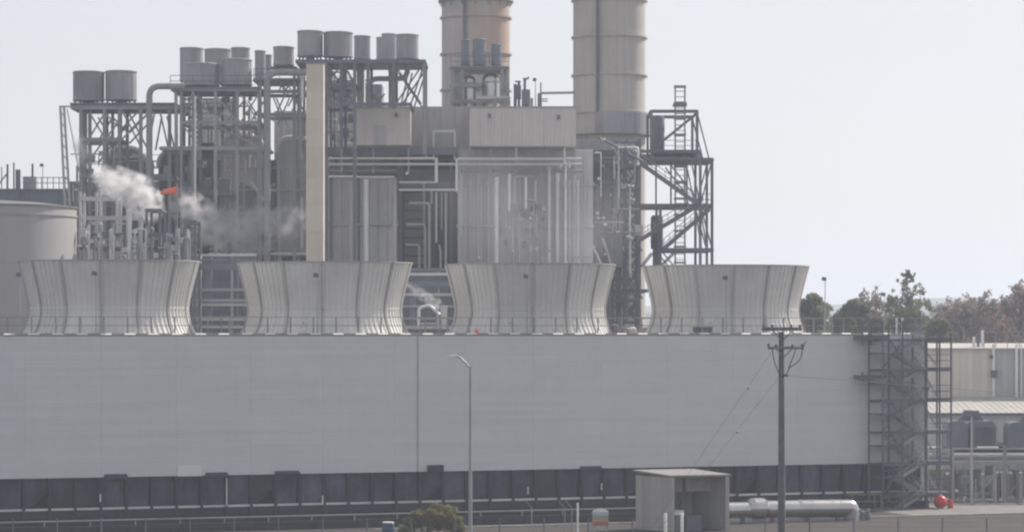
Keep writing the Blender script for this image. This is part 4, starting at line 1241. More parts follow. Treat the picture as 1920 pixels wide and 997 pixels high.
for (x0_, y0_, x1_, y1_) in ((1150, 270, 1309, 383), (1309, 385, 1196, 452), (1330, 392, 1240, 470)):
    for dy in (0, 2.6):
        MB().beam(W(x0_, y0_, 337 + dy), W(x1_, y1_, 337 + dy), 0.2, 0.46).build('stair_stringer', 'dsteel', rt_)
        for h in (9, 18):
            MB().beam(W(x0_, y0_ - h, 337 + dy), W(x1_, y1_ - h, 337 + dy), 0.08).build('stair_rail', 'steel', rt_)
        for k in range(9):
            f = (k + 0.5) / 9; x = x0_ + (x1_ - x0_) * f; y = y0_ + (y1_ - y0_) * f
            MB().beam(W(x, y, 337 + dy), W(x, y - 18, 337 + dy), 0.06).build('stair_baluster', 'steel', rt_)
    for k in range(20):
        f = (k + 0.5) / 20; p = W(x0_ + (x1_ - x0_) * f, y0_ + (y1_ - y0_) * f, 337)
        MB().box(p.x - 0.16, p.x + 0.16, 337.1, 339.5, p.z - 0.03, p.z + 0.03).build('stair_tread', 'dsteel', rt_)
for x in (1230, 1258, 1288):
    MB().beam(W(x, 300, 338.4), W(x, 384, 338.4), 0.18).build('hanger', 'dsteel', rt_)
grating(rt_, 338, 9, 1200, 1336, 297, 4, rail=False)
grating(rt_, 338, 9, 1222, 1308, 283, 4, rail=True)
grating(rt_, 338, 9, 1300, 1336, 384, 5, rail=True)
for x0_, x1_, y0_, y1_, lab in ((1222, 1246, 217, 283, 'upper'), (1220, 1243, 404, 467, 'lower')):
    a = W((x0_ + x1_) / 2, y1_, 341)
    bx = thing('hanging_tank', 'tall narrow dark vessel on the %s level of the right steel frame' % lab, 'vessel', a)
    rr = (x1_ - x0_) / 2 * u(341)
    MB().lathe(a, [(0, 0), (rr * 0.9, 0), (rr, 0.2), (rr, W(0, y0_, 341).z - a.z - 0.3), (rr * 0.8, W(0, y0_, 341).z - a.z), (0, W(0, y0_, 341).z - a.z)], 20).build('shell', 'dsteel', bx, True)
    for z in (0.8, 2.4):
        MB().lathe(a + Vector((0, 0, z)), [(rr, -0.05), (rr + 0.05, -0.05), (rr + 0.05, 0.05), (rr, 0.05)], 20).build('band', 'dsteel', bx)
    if lab == 'lower':
        MB().box(a.x - 0.4, a.x + 0.4, 341.2, 342, W(0, 620, 341).z - 10, a.z).build('pedestal', 'dsteel', bx)
b = W(1175, HZ, 336); b.z = 0
lt = thing('lattice_tower', 'dense dark lattice framing in front of the right chimney foot', 'steel frame', b)
_br = []
for k in range(8):
    y = 268 + k * 42
    for xa, xb in ((1149, 1174), (1174, 1199)):
        _br += [(xa, y, xb, y + 42), (xb, y, xa, y + 42)]
frame(lt, 335.5, 7, [(1149, 262, 640), (1174, 262, 640), (1197, 262, 640)], [(268 + 42 * k, 1148, 1199) for k in range(9)], _br, 0.24, 'dsteel')
for k in range(4):
    grating(lt, 335.5, 3, 1149, 1199, 310 + 84 * k, 4, rail=True)
# caged ladder mast
b = W(1275, HZ, 343); b.z = 0
cl = thing('ladder_tower', 'slim caged ladder tower rising above the right steel frame', 'ladder tower', b)
for x in (1266.5, 1284.5):
    for dy in (0, 1.0):
        MB().box(W(x, 0, 343).x - 0.06, W(x, 0, 343).x + 0.06, 343 + dy - 0.06, 343 + dy + 0.06, 0, W(0, 160, 343).z).build('post', 'steel', cl)
for k in range(34):
    y = 161 + k * 10.5
    a = W(1266, y, 342.95); c = W(1285, y, 342.95)
    MB().box(a.x, c.x, 342.9, 342.98, a.z - 0.04, a.z + 0.04).build('rung', 'steel', cl)
for k in range(12):
    y = 162 + k * 30
    a = W(1264.5, y, 342.8); c = W(1286.5, y, 342.8)
    MB().box(a.x, c.x, 342.75, 344.2, a.z - 0.09, a.z + 0.09).build('cage_hoop', 'steel', cl)
a = W(1263, 196, 342.6); c = W(1288, 196, 342.6)
MB().box(a.x, c.x, 342.5, 344.5, a.z - 0.15, a.z + 0.15).build('rest_platform', 'dsteel', cl)

b = W(1140, HZ, 333); b.z = 0
dm = thing('duct_block', 'dark blue-grey exhaust duct block at the foot of the right chimney', 'duct', b)
pxbox('duct_body', 'xfmr', dm, 1112.5, 1146, 275, 800, 334, 12)
for x0_, x1_, y0_, y1_, mm in ((1112, 1128, 355, 500, 'hull2'), (1130, 1146, 300, 470, 'dsteel'), (1080, 1150, 262, 282, 'hull2'), (1150, 1164, 335, 400, 'xfmr'), (1152, 1168, 440, 500, 'xfmr')):
    pxbox('duct_panel', mm, dm, x0_, x1_, y0_, y1_, 332 + random.uniform(0, 0.6), 1.2)
for k in range(5):
    y = 300 + k * 40
    pxbox('duct_stiffener', 'dsteel', dm, 1113, 1148, y, y + 4, 331.4, 0.5)
pipe(dm, [(1122, 258), (1150, 272), (1180, 290), (1208, 304)], 5, 331, 'dsteel'); pipe(dm, [(1107, 455), (1120, 478), (1128, 500)], 4, 330.6, 'pipe')
pipe(dm, [(1128, 445), (1138, 470), (1146, 500)], 5, 330.4, 'galv')
for x, y in ((1131, 262), (1174, 277), (1182, 447), (1131, 409), (1190, 284), (1176, 444)):
    q = W(x, y, 330.6); MB().lathe(q, [(0, -0.18), (0.2, -0.12), (0.26, 0), (0.18, 0.16), (0, 0.2)], 12).build('relief_valve', 'alum', dm, True)
pb = W(1165, HZ, 350)
bandq = thing('chimney_platform', 'pale grey screen wall round the right chimney base', 'screen', W(1165, 252, 348))
base2 = ROOTLOC[ch2]
rr = (1213 - 1076) / 2 * u(350) + 0.5
for k in range(9):
    a0_ = -math.pi * 0.62 + k * 0.115 * math.pi * 0.55; a1_ = a0_ + 0.112 * math.pi * 0.55
    MB().lathe((base2.x, base2.y, 0), [(rr, W(0, 250, 350).z), (rr, W(0, 210, 350).z), (rr - 0.08, W(0, 210, 350).z), (rr - 0.08, W(0, 250, 350).z)], 4, a0_, a1_).build('screen_panel', 'can', bandq)
MB().lathe((base2.x, base2.y, 0), [(rr - 0.55, W(0, 252, 350).z), (rr + 0.2, W(0, 252, 350).z), (rr + 0.2, W(0, 250.5, 350).z), (rr - 0.55, W(0, 250.5, 350).z)], 40).build('deck', 'dsteel', bandq)
# clutter seen in the gap left of the rightmost stack
cl2 = thing('debris_pile', 'low jumble of valves and pipes on the deck left of the rightmost fan stack', 'pipework', T(s_at(1180, 14.5), 14.5, ZD))
for k in range(22):
    px_ = random.uniform(1158, 1212); p = T(s_at(px_, 14.5), 14.5 + random.uniform(-0.5, 0.5), ZD); a = random.uniform(0.1, 0.3)
    if k % 2:
        MB().box(p.x - a, p.x + a, p.y - a, p.y + a, ZD, ZD + random.uniform(0.2, 0.8)).build('valve_box', random.choice(['steel', 'galv', 'dsteel', 'alum', 'brown']), cl2)
    else:
        p2 = p + Vector((random.uniform(-0.9, 0.9), 0, random.uniform(0.3, 0.9)))
        MB().tube([p, p + Vector((0, 0, p2.z - ZD)), p2], 0.07, 8).build('pipe', random.choice(['galv', 'steel', 'pipe']), cl2, True)

# ------------------------------------------------------------------ right-hand hall, lean-to, transformers
DB = 300
b = W(1840, HZ, DB); b.z = 0
hl = thing('process_hall', 'beige corrugated hall with white roof at the right edge', 'building', b)
a = W(1735, 655, DB); c = W(2060, 655, DB)
MB().box(a.x, c.x, DB + 0.12, DB + 22, 0, a.z).build('wall', 'bwall', hl)
x_ = 1735.0
k = 0
while x_ < 2060:
    x2 = x_ + 13.0
    aa = W(x_, 655, DB); cc = W(x2 - 0.25, 655, DB)
    MB().box(aa.x, cc.x, DB + (0.0 if k % 2 else 0.03), DB + 0.11, 0, aa.z - 0.02).build('wall_panel', 'bwall' if x_ < 1862 else 'bgray', hl)
    x_ = x2; k += 1
MB().prism([(a.x - 0.2, DB - 0.25, a.z), (a.x - 0.2, DB - 0.25, a.z + 0.14), (a.x - 0.2, DB + 11, a.z + 0.55), (a.x - 0.2, DB + 22.3, a.z + 0.14), (a.x - 0.2, DB + 22.3, a.z)], (c.x - a.x + 0.4, 0, 0)).build('roof', 'roofm', hl)
for px_, wd in ((1863, 6), (1906, 5), (1915, 3)):
    MB().cyl(W(px_, 645, DB - 0.3), W(px_, 760, DB - 0.3), wd * u(DB) / 2, n=10).build('downpipe', 'pipe', hl, True)
pxbox('wall_box', 'dsteel', hl, 1858, 1870, 694, 708, DB - 0.55, 0.25); pxbox('wall_box', 'dsteel', hl, 1856, 1862, 665, 672, DB - 0.45, 0.3)
for k in range(9):
    px_ = 1845 + k * 22
    MB().beam(W(px_, 655, DB + 1.2), W(px_, 622, DB + 1.2), 0.07).build('roof_rail_post', 'steel', hl)
MB().beam(W(1845, 622, DB + 1.2), W(2040, 622, DB + 1.2), 0.07).build('roof_rail', 'steel', hl)
for k, px_ in enumerate((1826, 1834, 1842)):
    q = W(px_, 640, DB + 3); MB().cyl((q.x, q.y, a.z), (q.x, q.y, a.z + 1.2 + 0.3 * k), 0.14, n=10).build('roof_vent', ('white', 'dsteel', 'white')[k], hl, True)
# lean-to with lit corrugated roof
DL = 288
b = W(1840, HZ, DL); b.z = 0
ln = thing('lean_to', 'lean-to with pale sloping corrugated roof in front of the beige hall', 'building', b)
zt = W(0, 743, DB).z; ze = W(0, 773, DL).z
x_ = 1738.0; proto = None
slope = math.atan2(zt - ze, DB - DL + 0.3)
while x_ < 2050:
    aa = W(x_, 0, DL); cc = W(x_ + 12, 0, DL)
    m = MB(); w_ = (cc.x - aa.x)
    vv = []
    for yy, zz in ((DL - 0.4, ze - 0.03), (DB - 0.35, zt)):
        for f, dz in ((0, 0), (0.30, 0), (0.38, 0.03), (0.62, 0.03), (0.70, 0), (1.0, 0)):
            vv.append((aa.x + w_ * f, yy, zz + dz))
    m.add(vv, [(k, k + 1, k + 7, k + 6) for k in range(5)])
    m.add([(aa.x, DL - 0.4, ze - 0.09), (aa.x + w_, DL - 0.4, ze - 0.09), (aa.x + w_, DB - 0.35, zt - 0.06), (aa.x, DB - 0.35, zt - 0.06)], [(3, 2, 1, 0)])
    m.build('roof_sheet', 'roofm', ln)
    MB().box(aa.x + 0.01, aa.x + w_ - 0.01, DL, DL + 0.1, 0, ze - 0.10).build('wall_panel', 'bgray', ln)
    x_ += 12
MB().box(W(1738, 0, DL).x, W(2050, 0, DL).x, DL - 0.42, DL - 0.2, ze - 0.22, ze - 0.1).build('gutter', 'dsteel', ln)
pxbox('rear_wall', 'bgray', ln, 1739, 2049, 775, 960, DL + 0.13, 0.15)
pxbox('louvre_strip', 'blue', ln, 1870, 2049, 829, 837, DL - 0.06, 0.05)

def transformer(x0, x1, y0, y1, D, label, with_hat):
    b = W((x0 + x1) / 2, y1, D)
    tr = thing('transformer', label, 'transformer', b, 'dark transformers before the lean-to')
    a = W(x0, y1, D); c = W(x1, y0, D); r = 0.55
    def rounded(xa, xb):
        pts = [(xa, a.z), (xb, a.z), (xb, c.z - r)]
        for k in range(5):
            t = math.pi / 2 * k / 4; pts.append((xb - r + r * math.cos(t), c.z - r + r * math.sin(t)))
        for k in range(5):
            t = math.pi / 2 * (1 + k / 4); pts.append((xa + r + r * math.cos(t), c.z - r + r * math.sin(t)))
        return pts
    mid_ = a.x + (c.x - a.x) * 0.42
    MB().prism([(x, D, z) for x, z in rounded(a.x, mid_)], (0, 3.0, 0)).build('tank_body', 'xfmr', tr)
    MB().prism([(x, D + 0.35, z) for x, z in rounded(mid_ + 0.35, c.x)], (0, 3.0, 0)).build('tank_body', 'xfmr', tr)
    MB().box(mid_, mid_ + 0.35, D + 0.6, D + 2.6, a.z, c.z - 0.6).build('neck', 'dsteel', tr)
    for k in range(7):
        x = mid_ + 0.75 + k * (c.x - mid_ - 1.1) / 6
        MB().box(x - 0.04, x + 0.04, D + 0.12, D + 0.33, a.z + 0.3, c.z - 0.5).build('cooling_fin', 'xfmr', tr)
    MB().box(a.x - 0.15, c.x + 0.15, D - 0.1, D + 3.3, a.z - 0.25, a.z - 0.01).build('skid', 'steel', tr)
    xm = (a.x + c.x) / 2
    if with_hat:
        z0 = c.z - 0.02
        MB().prism([(xm - 1.1, D + 1.4, z0), (xm + 1.3, D + 1.4, z0), (xm + 0.75, D + 1.4, z0 + 0.75), (xm - 0.2, D + 1.4, z0 + 0.75)], (0, 0.9, 0)).build('turret', 'dsteel', tr)
        MB().prism([(xm - 0.65, D + 1.2, z0 + 0.35), (xm + 0.85, D + 1.2, z0 + 0.3), (xm + 0.85, D + 1.2, z0 + 0.88), (xm - 0.35, D + 1.2, z0 + 0.95)], (0, 1.2, 0)).build('fan_hood', 'dsteel', tr)
    return tr
transformer(1775, 1869, 789, 839, 279, 'dark blue-grey rounded transformer before the lean-to with a hood on top', True)
transformer(1891, 1985, 791, 841, 279, 'dark transformer cut by the right edge', True)
b = W(1822, HZ, 272); b.z = 0
sp = thing('light_pole', 'thin pale pole in front of the hooded transformer', 'pole', b)
MB().cyl(b, W(1822, 781, 272), 0.11, 0.07, n=10).build('pole', 'galv', sp, True)
MB().cyl(b, b + Vector((0, 0, 0.15)), 0.22, n=10).build('base_plate', 'galv', sp)
# pipe bridge below the transformers
b = W(1850, HZ, 276); b.z = 0
br = thing('pipe_bridge', 'steel pipe bridge with pipes and valves under the transformers', 'pipe rack', b)
frame(br, 275, 7, [(1738, 842, 990), (1786, 842, 990), (1843, 870, 990), (1884, 835, 990), (1914, 870, 990), (1960, 842, 990)], [(843, 1738, 1990), (868, 1738, 1990), (846, 1784, 1990)], [(1814, 948, 1884, 872), (1960, 870, 1914, 940)], 0.28, 'steel')
for k in range(5):
    y = 847 + k * 5
    pipe(br, [(1738, y, k * 0.9), (1990, y, k * 0.9)], random.uniform(3, 5), 276, random.choice(['galv', 'hull', 'blue', 'steel', 'pipe']))
pipe(br, [(1832, 838), (1872, 838)], 3, 274.5, 'white'); pipe(br, [(1740, 838), (1765, 838)], 4, 274.5, 'white')
for k in range(24):
    x = random.uniform(1745, 1935); yb = random.uniform(930, 962); yt = random.uniform(860, 910)
    pipe(br, random.choice([[(x, 968), (x, yt)], [(x, 968), (x, yb), (x + random.uniform(-20, 20), yb)], [(x, 968), (x, yt), (x + random.uniform(-15, 15), yt), (x + 8, yt - 10)]]), random.uniform(2, 5), random.uniform(276, 281), random.choice(['galv', 'hull', 'brown', 'steel', 'dsteel', 'pipe', 'hull2']))
for k in range(24):
    q = W(random.uniform(1745, 1935), random.uniform(868, 965), random.uniform(275.5, 281)); a = random.uniform(0.12, 0.4)
    MB().box(q.x - a, q.x + a, q.y - a, q.y + a, q.z - a, q.z + a).build('valve_box', random.choice(['steel', 'dsteel', 'galv', 'hull', 'brown', 'blue']), br)
for x, y in ((1871, 885), (1878, 885), (1895, 886), (1913, 886), (1794, 920), (1843, 888), (1777, 887)):
    q = W(x, y, 274.4); MB().lathe(q, [(0, -0.16), (0.15, -0.1), (0.17, 0), (0.12, 0.12), (0, 0.16)], 10).build('gauge', 'alum', br, True)
pxbox('duct_body', 'dsteel', br, 1800, 1858, 925, 968, 282, 3)
pxbox('backing_wall', 'brown', br, 1740, 1990, 880, 966, 285.2, 0.4)
for k in range(9):
    pxbox('backing_panel', random.choice(['hull2', 'brown', 'dsteel', 'xfmr']), br, 1742 + k * 27, 1767 + k * 27, 876 + random.uniform(0, 14), 968, 284.6 + 0.05 * (k % 3), 0.3)
# red round vessel
q = W(1763, 940, 266); r = 12.5 * u(266)
rd = thing('red_vessel', 'round red vessel on the ground beside the stair tower', 'vessel', (q.x, q.y, 0))
prof = [(r * math.sin(math.pi * k / 12), -r * math.cos(math.pi * k / 12)) for k in range(13)]
MB().lathe(q, prof, 24).build('shell', 'red', rd, True)
MB().lathe((q.x, q.y, 0), [(r * 0.55, 0), (r * 0.5, q.z - r * 0.75)], 14).build('pedestal', 'concrete', rd)
MB().lathe((q.x + r * 1.75, q.y + 0.9, 0), [(r * 0.42, 0), (r * 0.42, q.z - 0.1), (r * 0.3, q.z + 0.12), (0, q.z + 0.18)], 14).build('side_valve', 'red', rd, True)
MB().cyl(q + Vector((r * 0.7, 0.4, -0.25)), q + Vector((r * 1.6, 0.85, -0.25)), 0.09, n=10).build('outlet_pipe', 'dsteel', rd, True)
MB().lathe(q + Vector((0, 0, r * 0.9)), [(0.12, 0), (0.12, 0.12), (0.0, 0.13)], 12).build('cap', 'galv', rd)

# ------------------------------------------------------------------ foreground: shed, silver pipe, bollards, sign, bush
# shed
DS = 236
c0_ = W(1258, HZ, DS); c0_.z = 0
ang = R(31)
def S2(s, t, z):    # shed frame: s along the open front to the right and back, t along the left wall to the left and back
    return Vector((c0_.x + s * math.cos(R(20)) - t * math.sin(R(34)), c0_.y + s * math.sin(R(20)) + t * math.cos(R(34)), z))
sh = thing('shed', 'open-fronted grey shed housing the end of the silver pipe', 'shed', S2(0, 0, 0))
Lf = (1367 - 1258) * u(DS + 1) / math.cos(R(20)) * 1.01; Ll = 61 * u(DS + 2) / math.sin(R(34)) * 1.02
zr = W(0, 894, DS).z
nP = 5
for k in range(nP):
    m = MB(); m.hexa([S2(0, Ll * k / nP + 0.01, 0), S2(0.08, Ll * k / nP + 0.01, 0), S2(0.08, Ll * (k + 1) / nP - 0.01, 0), S2(0, Ll * (k + 1) / nP - 0.01, 0),
        S2(0, Ll * k / nP + 0.01, zr), S2(0.08, Ll * k / nP + 0.01, zr), S2(0.08, Ll * (k + 1) / nP - 0.01, zr), S2(0, Ll * (k + 1) / nP - 0.01, zr)]); m.build('wall_panel', 'shed', sh)
def shw(s0, s1, t0, t1, z0, z1, nm, mm='shed'):
    m = MB(); m.tbox(S2, s0, s1, t0, t1, z0, z1); m.build(nm, mm, sh)
shw(Lf - 0.08, Lf, 0, Ll, 0, zr, 'right_wall')
shw(0.09, Lf - 0.09, Ll - 0.08, Ll, 0, zr, 'rear_wall')
zh_ = W(0, 924, DS).z
shw(0.0, 0.22, -0.10, -0.01, 0, zr, 'corner_post'); shw(Lf - 0.28, Lf, -0.10, -0.01, 0, zr, 'corner_post')
shw(Lf * 0.5 - 0.1, Lf * 0.5 + 0.1, Ll * 0.5, Ll * 0.5 + 0.2, 0, zr, 'inner_post', 'dsteel')
shw(0.09, Lf * 0.48, Ll * 0.45, Ll * 0.45 + 0.1, zh_, zr, 'baffle'); shw(Lf * 0.54, Lf - 0.1, Ll * 0.45, Ll * 0.45 + 0.1, zh_, zr, 'baffle')
m = MB(); ov = 0.15
m.hexa([S2(-ov, -ov, zr), S2(Lf + ov, -ov, zr), S2(Lf + ov, Ll + ov, zr + 0.25), S2(-ov, Ll + ov, zr + 0.25), S2(-ov, -ov, zr + 0.14), S2(Lf + ov, -ov, zr + 0.14), S2(Lf + ov, Ll + ov, zr + 0.39), S2(-ov, Ll + ov, zr + 0.39)])
m.build('roof', 'shedroof', sh)
pm = thing('pump_unit', 'pump block standing inside the shed', 'pump', S2(Lf * 0.4, 1.2, 0))
m = MB(); m.tbox(S2, Lf * 0.36, Lf * 0.62, 0.6, 1.8, 0.0, 1.15); m.build('body', 'xfmr', pm)
m = MB(); m.tbox(S2, Lf * 0.12, Lf * 0.3, 0.5, 1.2, 1.2, 1.55); m.build('motor', 'pipe', pm)
m = MB(); m.tbox(S2, Lf * 0.14, Lf * 0.28, 0.55, 1.1, 0.0, 1.2); m.build('pedestal', 'dsteel', pm)

# silver pipe
DP = 245
sv = thing('silver_pipe', 'large silver insulated pipe running from the shed to the right', 'pipe', W(1480, HZ + CZ / u(DP), DP))
def L_(px, py, dd=0):
    return W(px, py, DP + (px - 1300) * 0.018 + dd)
rP = 17.5 * u(DP)
MB().cyl(L_(1285, 957), L_(1403, 955), rP * 0.86, n=24).build('pipe_run', 'alum', sv, True)
MB().cyl(L_(1403, 953.5), L_(1410, 953), rP * 0.9, rP * 1.18, n=24).build('reducer', 'alum', sv, True)
MB().cyl(L_(1410, 953), L_(1430, 952.5), rP * 1.18, n=24).build('valve_jacket', 'alum', sv, True)
MB().cyl(L_(1430, 952.5), L_(1436, 953), rP * 1.18, rP * 0.95, n=24).build('reducer', 'alum', sv, True)
MB().cyl(L_(1436, 954), L_(1500, 953), rP * 0.95, n=24).build('pipe_run', 'alum', sv, True)
MB().tube([L_(1500, 953), L_(1588, 952), L_(1594, 952), L_(1596, 984)], rP * 0.98, 24, bend=rP * 1.5).build('pipe_run', 'alum', sv, True)
for px_ in (1460, 1500, 1522, 1560, 1575):
    a = L_(px_, 953.5 - (px_ - 1436) * 0.008); MB().cyl(a - Vector((0.07, 0, 0)), a + Vector((0.07, 0, 0)), rP * 1.03, n=24).build('jacket_band', 'alum', sv, True)
for px_ in (1392, 1448, 1512, 1570):
    a = L_(px_, 968); MB().box(a.x - 0.15, a.x + 0.15, a.y - 0.3, a.y + 0.3, 0, a.z).build('saddle', 'dsteel', sv)
MB().cyl(L_(1372, 974), L_(1585, 970), 0.09, n=10).build('highlight_rod', 'white', sv, True)  # thin white rod stands for the highlight along the lower pipe
MB().cyl(L_(1375, 980), L_(1590, 976), 0.16, n=10).build('drain_pipe', 'steel', sv, True)
for px_, wd in ((1606, 12), (1617, 9), (1626, 10)):
    a = L_(px_, 962, -0.2)
    MB().lathe((a.x, a.y, 0), [(wd * 0.02 + 0.1, 0), (wd * 0.02 + 0.1, a.z - 0.1), (wd * 0.018, a.z + 0.2), (0, a.z + 0.28)], 14).build('valve_post', 'xfmr', sv, True)
for px_ in (1612, 1629):
    a = L_(px_, 955, -0.3); MB().lathe(a, [(0, -0.1), (0.12, -0.05), (0.12, 0.05), (0, 0.1)], 10).build('gauge', 'alum', sv, True)

# white bollards
for px_, lab in ((1247.5, 'left white bollard of the pair in front of the shed'), (1278.5, 'right white bollard of the pair in front of the shed')):
    b = W(px_, HZ, 229.6 if px_ > 1260 else 230); b.z = 0
    bl = thing('bollard', lab, 'bollard', b, 'white bollards by the shed')
    zt_ = W(px_, 961, b.y).z
    MB().lathe(b, [(0.115, 0), (0.115, zt_ - 0.06), (0.08, zt_ - 0.01), (0, zt_)], 14).build('post', 'white', bl, True)
    MB().lathe(b, [(0.2, 0), (0.2, 0.05), (0.115, 0.06)], 14).build('footing', 'concrete', bl)

# banded sign
DG = 232
b = W(1126, HZ, DG); b.z = 0
sg = thing('sign', 'small banded sign, pale teal over green, orange and red', 'sign', b)
for px_ in (1114, 1138):
    p = W(px_, HZ, DG); MB().box(p.x - 0.05, p.x + 0.05, DG + 0.06, DG + 0.14, 0, W(0, 958, DG).z).build('post', 'galv', sg)
for y0_, y1_, mm in ((959, 965, 'teal'), (965, 969.5, 'green'), (969.5, 977, 'sorange'), (977, 985, 'sred')):
    a = W(1110.5, y1_, DG); c = W(1141, y0_, DG)
    MB().box(a.x, c.x, DG, DG + 0.05, a.z, c.z - 0.004).build('sign_band', mm, sg)
a = W(1110.5, 959, DG); c = W(1141, 953, DG)
pts = [(a.x, a.z), (c.x, a.z)] + [((a.x + c.x) / 2 + (c.x - a.x) / 2 * math.cos(math.pi * k / 10), a.z + (c.z - a.z) * math.sin(math.pi * k / 10)) for k in range(1, 10)]
MB().prism([(x, DG, z) for x, z in pts], (0, 0.05, 0)).build('sign_top', 'white', sg)

# pipe rail along the basin and the low service rail in front
b = T(-9, -9.0, 0)
gr = thing('guard_rail', 'low grey pipe rail above the dark wall along the foot of the tower', 'railing', b)
s = -9.0; pp = None
while s < s_at(1190, -9.0):
    if pp is None:
        pp = MB().cyl((0, 0, 0), (0, 0, 1.0), 0.05, n=8).build('post', 'steel'); pp.parent = gr; pp.location = T(s, -9.0, 0) - ROOTLOC[gr]
    else:
        copy_part(pp, T(s, -9.0, 0), YAW, gr)
    s += 3.4
for z in (0.42, 0.98):
    MB().tube([T(-9, -9.0, z), T(s_at(1192, -9.0), -9.0, z)], 0.055, 8).build('rail', 'steel', gr, True)
b = T(-9, -9.4, 0)
cw = thing('containment_wall', 'low dark containment wall under the pipe rail at the bottom left', 'wall', b)
s = -9.0
while s < s_at(1186, -9.4):
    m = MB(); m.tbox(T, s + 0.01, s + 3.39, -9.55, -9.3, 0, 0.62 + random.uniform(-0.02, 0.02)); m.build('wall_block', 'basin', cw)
    s += 3.4

b = T(s_at(1640, -1.6), -1.6, 0)
yr = thing('safety_rail', 'short yellowish rail between the silver pipe and the stair tower', 'railing', b)
for px_ in (1598, 1640, 1652):
    p = T(s_at(px_, -1.6), -1.6, 0); MB().cyl(p, p + Vector((0, 0, 1.25)), 0.05, n=8).build('post', 'yellow', yr, True)
for z in (0.65, 1.22):
    MB().tube([T(s_at(1590, -1.6), -1.6, z), T(s_at(1654, -1.6), -1.6, z)], 0.04, 8).build('rail', 'yellow', yr, True)

# blue drum
b = W(728, HZ, 229); b.z = 0
bd = thing('drum', 'blue plastic drum left of the bush', 'drum', b)
MB().lathe(b, [(0.42, 0), (0.45, 0.03), (0.45, 1.05), (0.40, 1.1), (0.0, 1.1)], 20).build('body', 'bluep', bd, True)
for z in (0.35, 0.72):
    MB().lathe(b + Vector((0, 0, z)), [(0.44, -0.03), (0.48, 0), (0.44, 0.03)], 20).build('hoop', 'bluep', bd)
MB().lathe(b + Vector((0, 0, 1.1)), [(0.42, 0.0), (0.42, 0.06), (0.0, 0.07)], 20).build('lid', 'white', bd)

# ------------------------------------------------------------------ vegetation
def leaf_cloud(mb, clumps, n_, size, rng):
    tot = sum(c[3] * c[4] * c[5] for c in clumps)
    for (cx, cy, cz, rx, ry, rz) in clumps:
        k = max(12, int(n_ * rx * ry * rz / tot))
        for _ in range(k):
            while True:
                a, b_, c = rng.uniform(-1, 1), rng.uniform(-1, 1), rng.uniform(-1, 1)
                d = a * a + b_ * b_ + c * c
                if d < 1 and (d > 0.25 or rng.random() < 0.4): break
            p = Vector((cx + a * rx, cy + b_ * ry, cz + c * rz))
            sz = size * rng.uniform(0.6, 1.5)
            n1 = Vector((rng.gauss(0, 1), rng.gauss(0, 1), rng.gauss(0, 1))).normalized()
            n2 = n1.cross(Vector((rng.gauss(0, 1), rng.gauss(0, 1), rng.gauss(0, 1)))).normalized()
            o = len(mb.v)
            mb.v += [p - n1 * sz, p + n2 * sz * 0.55, p + n1 * sz, p - n2 * sz * 0.55]
            mb.f.append((o, o + 1, o + 2, o + 3))

def branch(mb, p, d, ln, r, depth, rng, tips, spread=0.5):
    q = p + d * ln
    mb.cyl(p, q, r, r * 0.62, n=5 if depth > 1 else 4, caps=False)
    tips.append(q)
    if depth == 0: return
    for _ in range(3 if depth > 1 else 4):
        dd = (d + Vector((rng.gauss(0, spread), rng.gauss(0, spread), rng.gauss(0.08, spread * 0.7)))).normalized()
        branch(mb, p + d * ln * rng.uniform(0.45, 1.0), dd, ln * rng.uniform(0.5, 0.78), r * 0.55, depth - 1, rng, tips, spread)

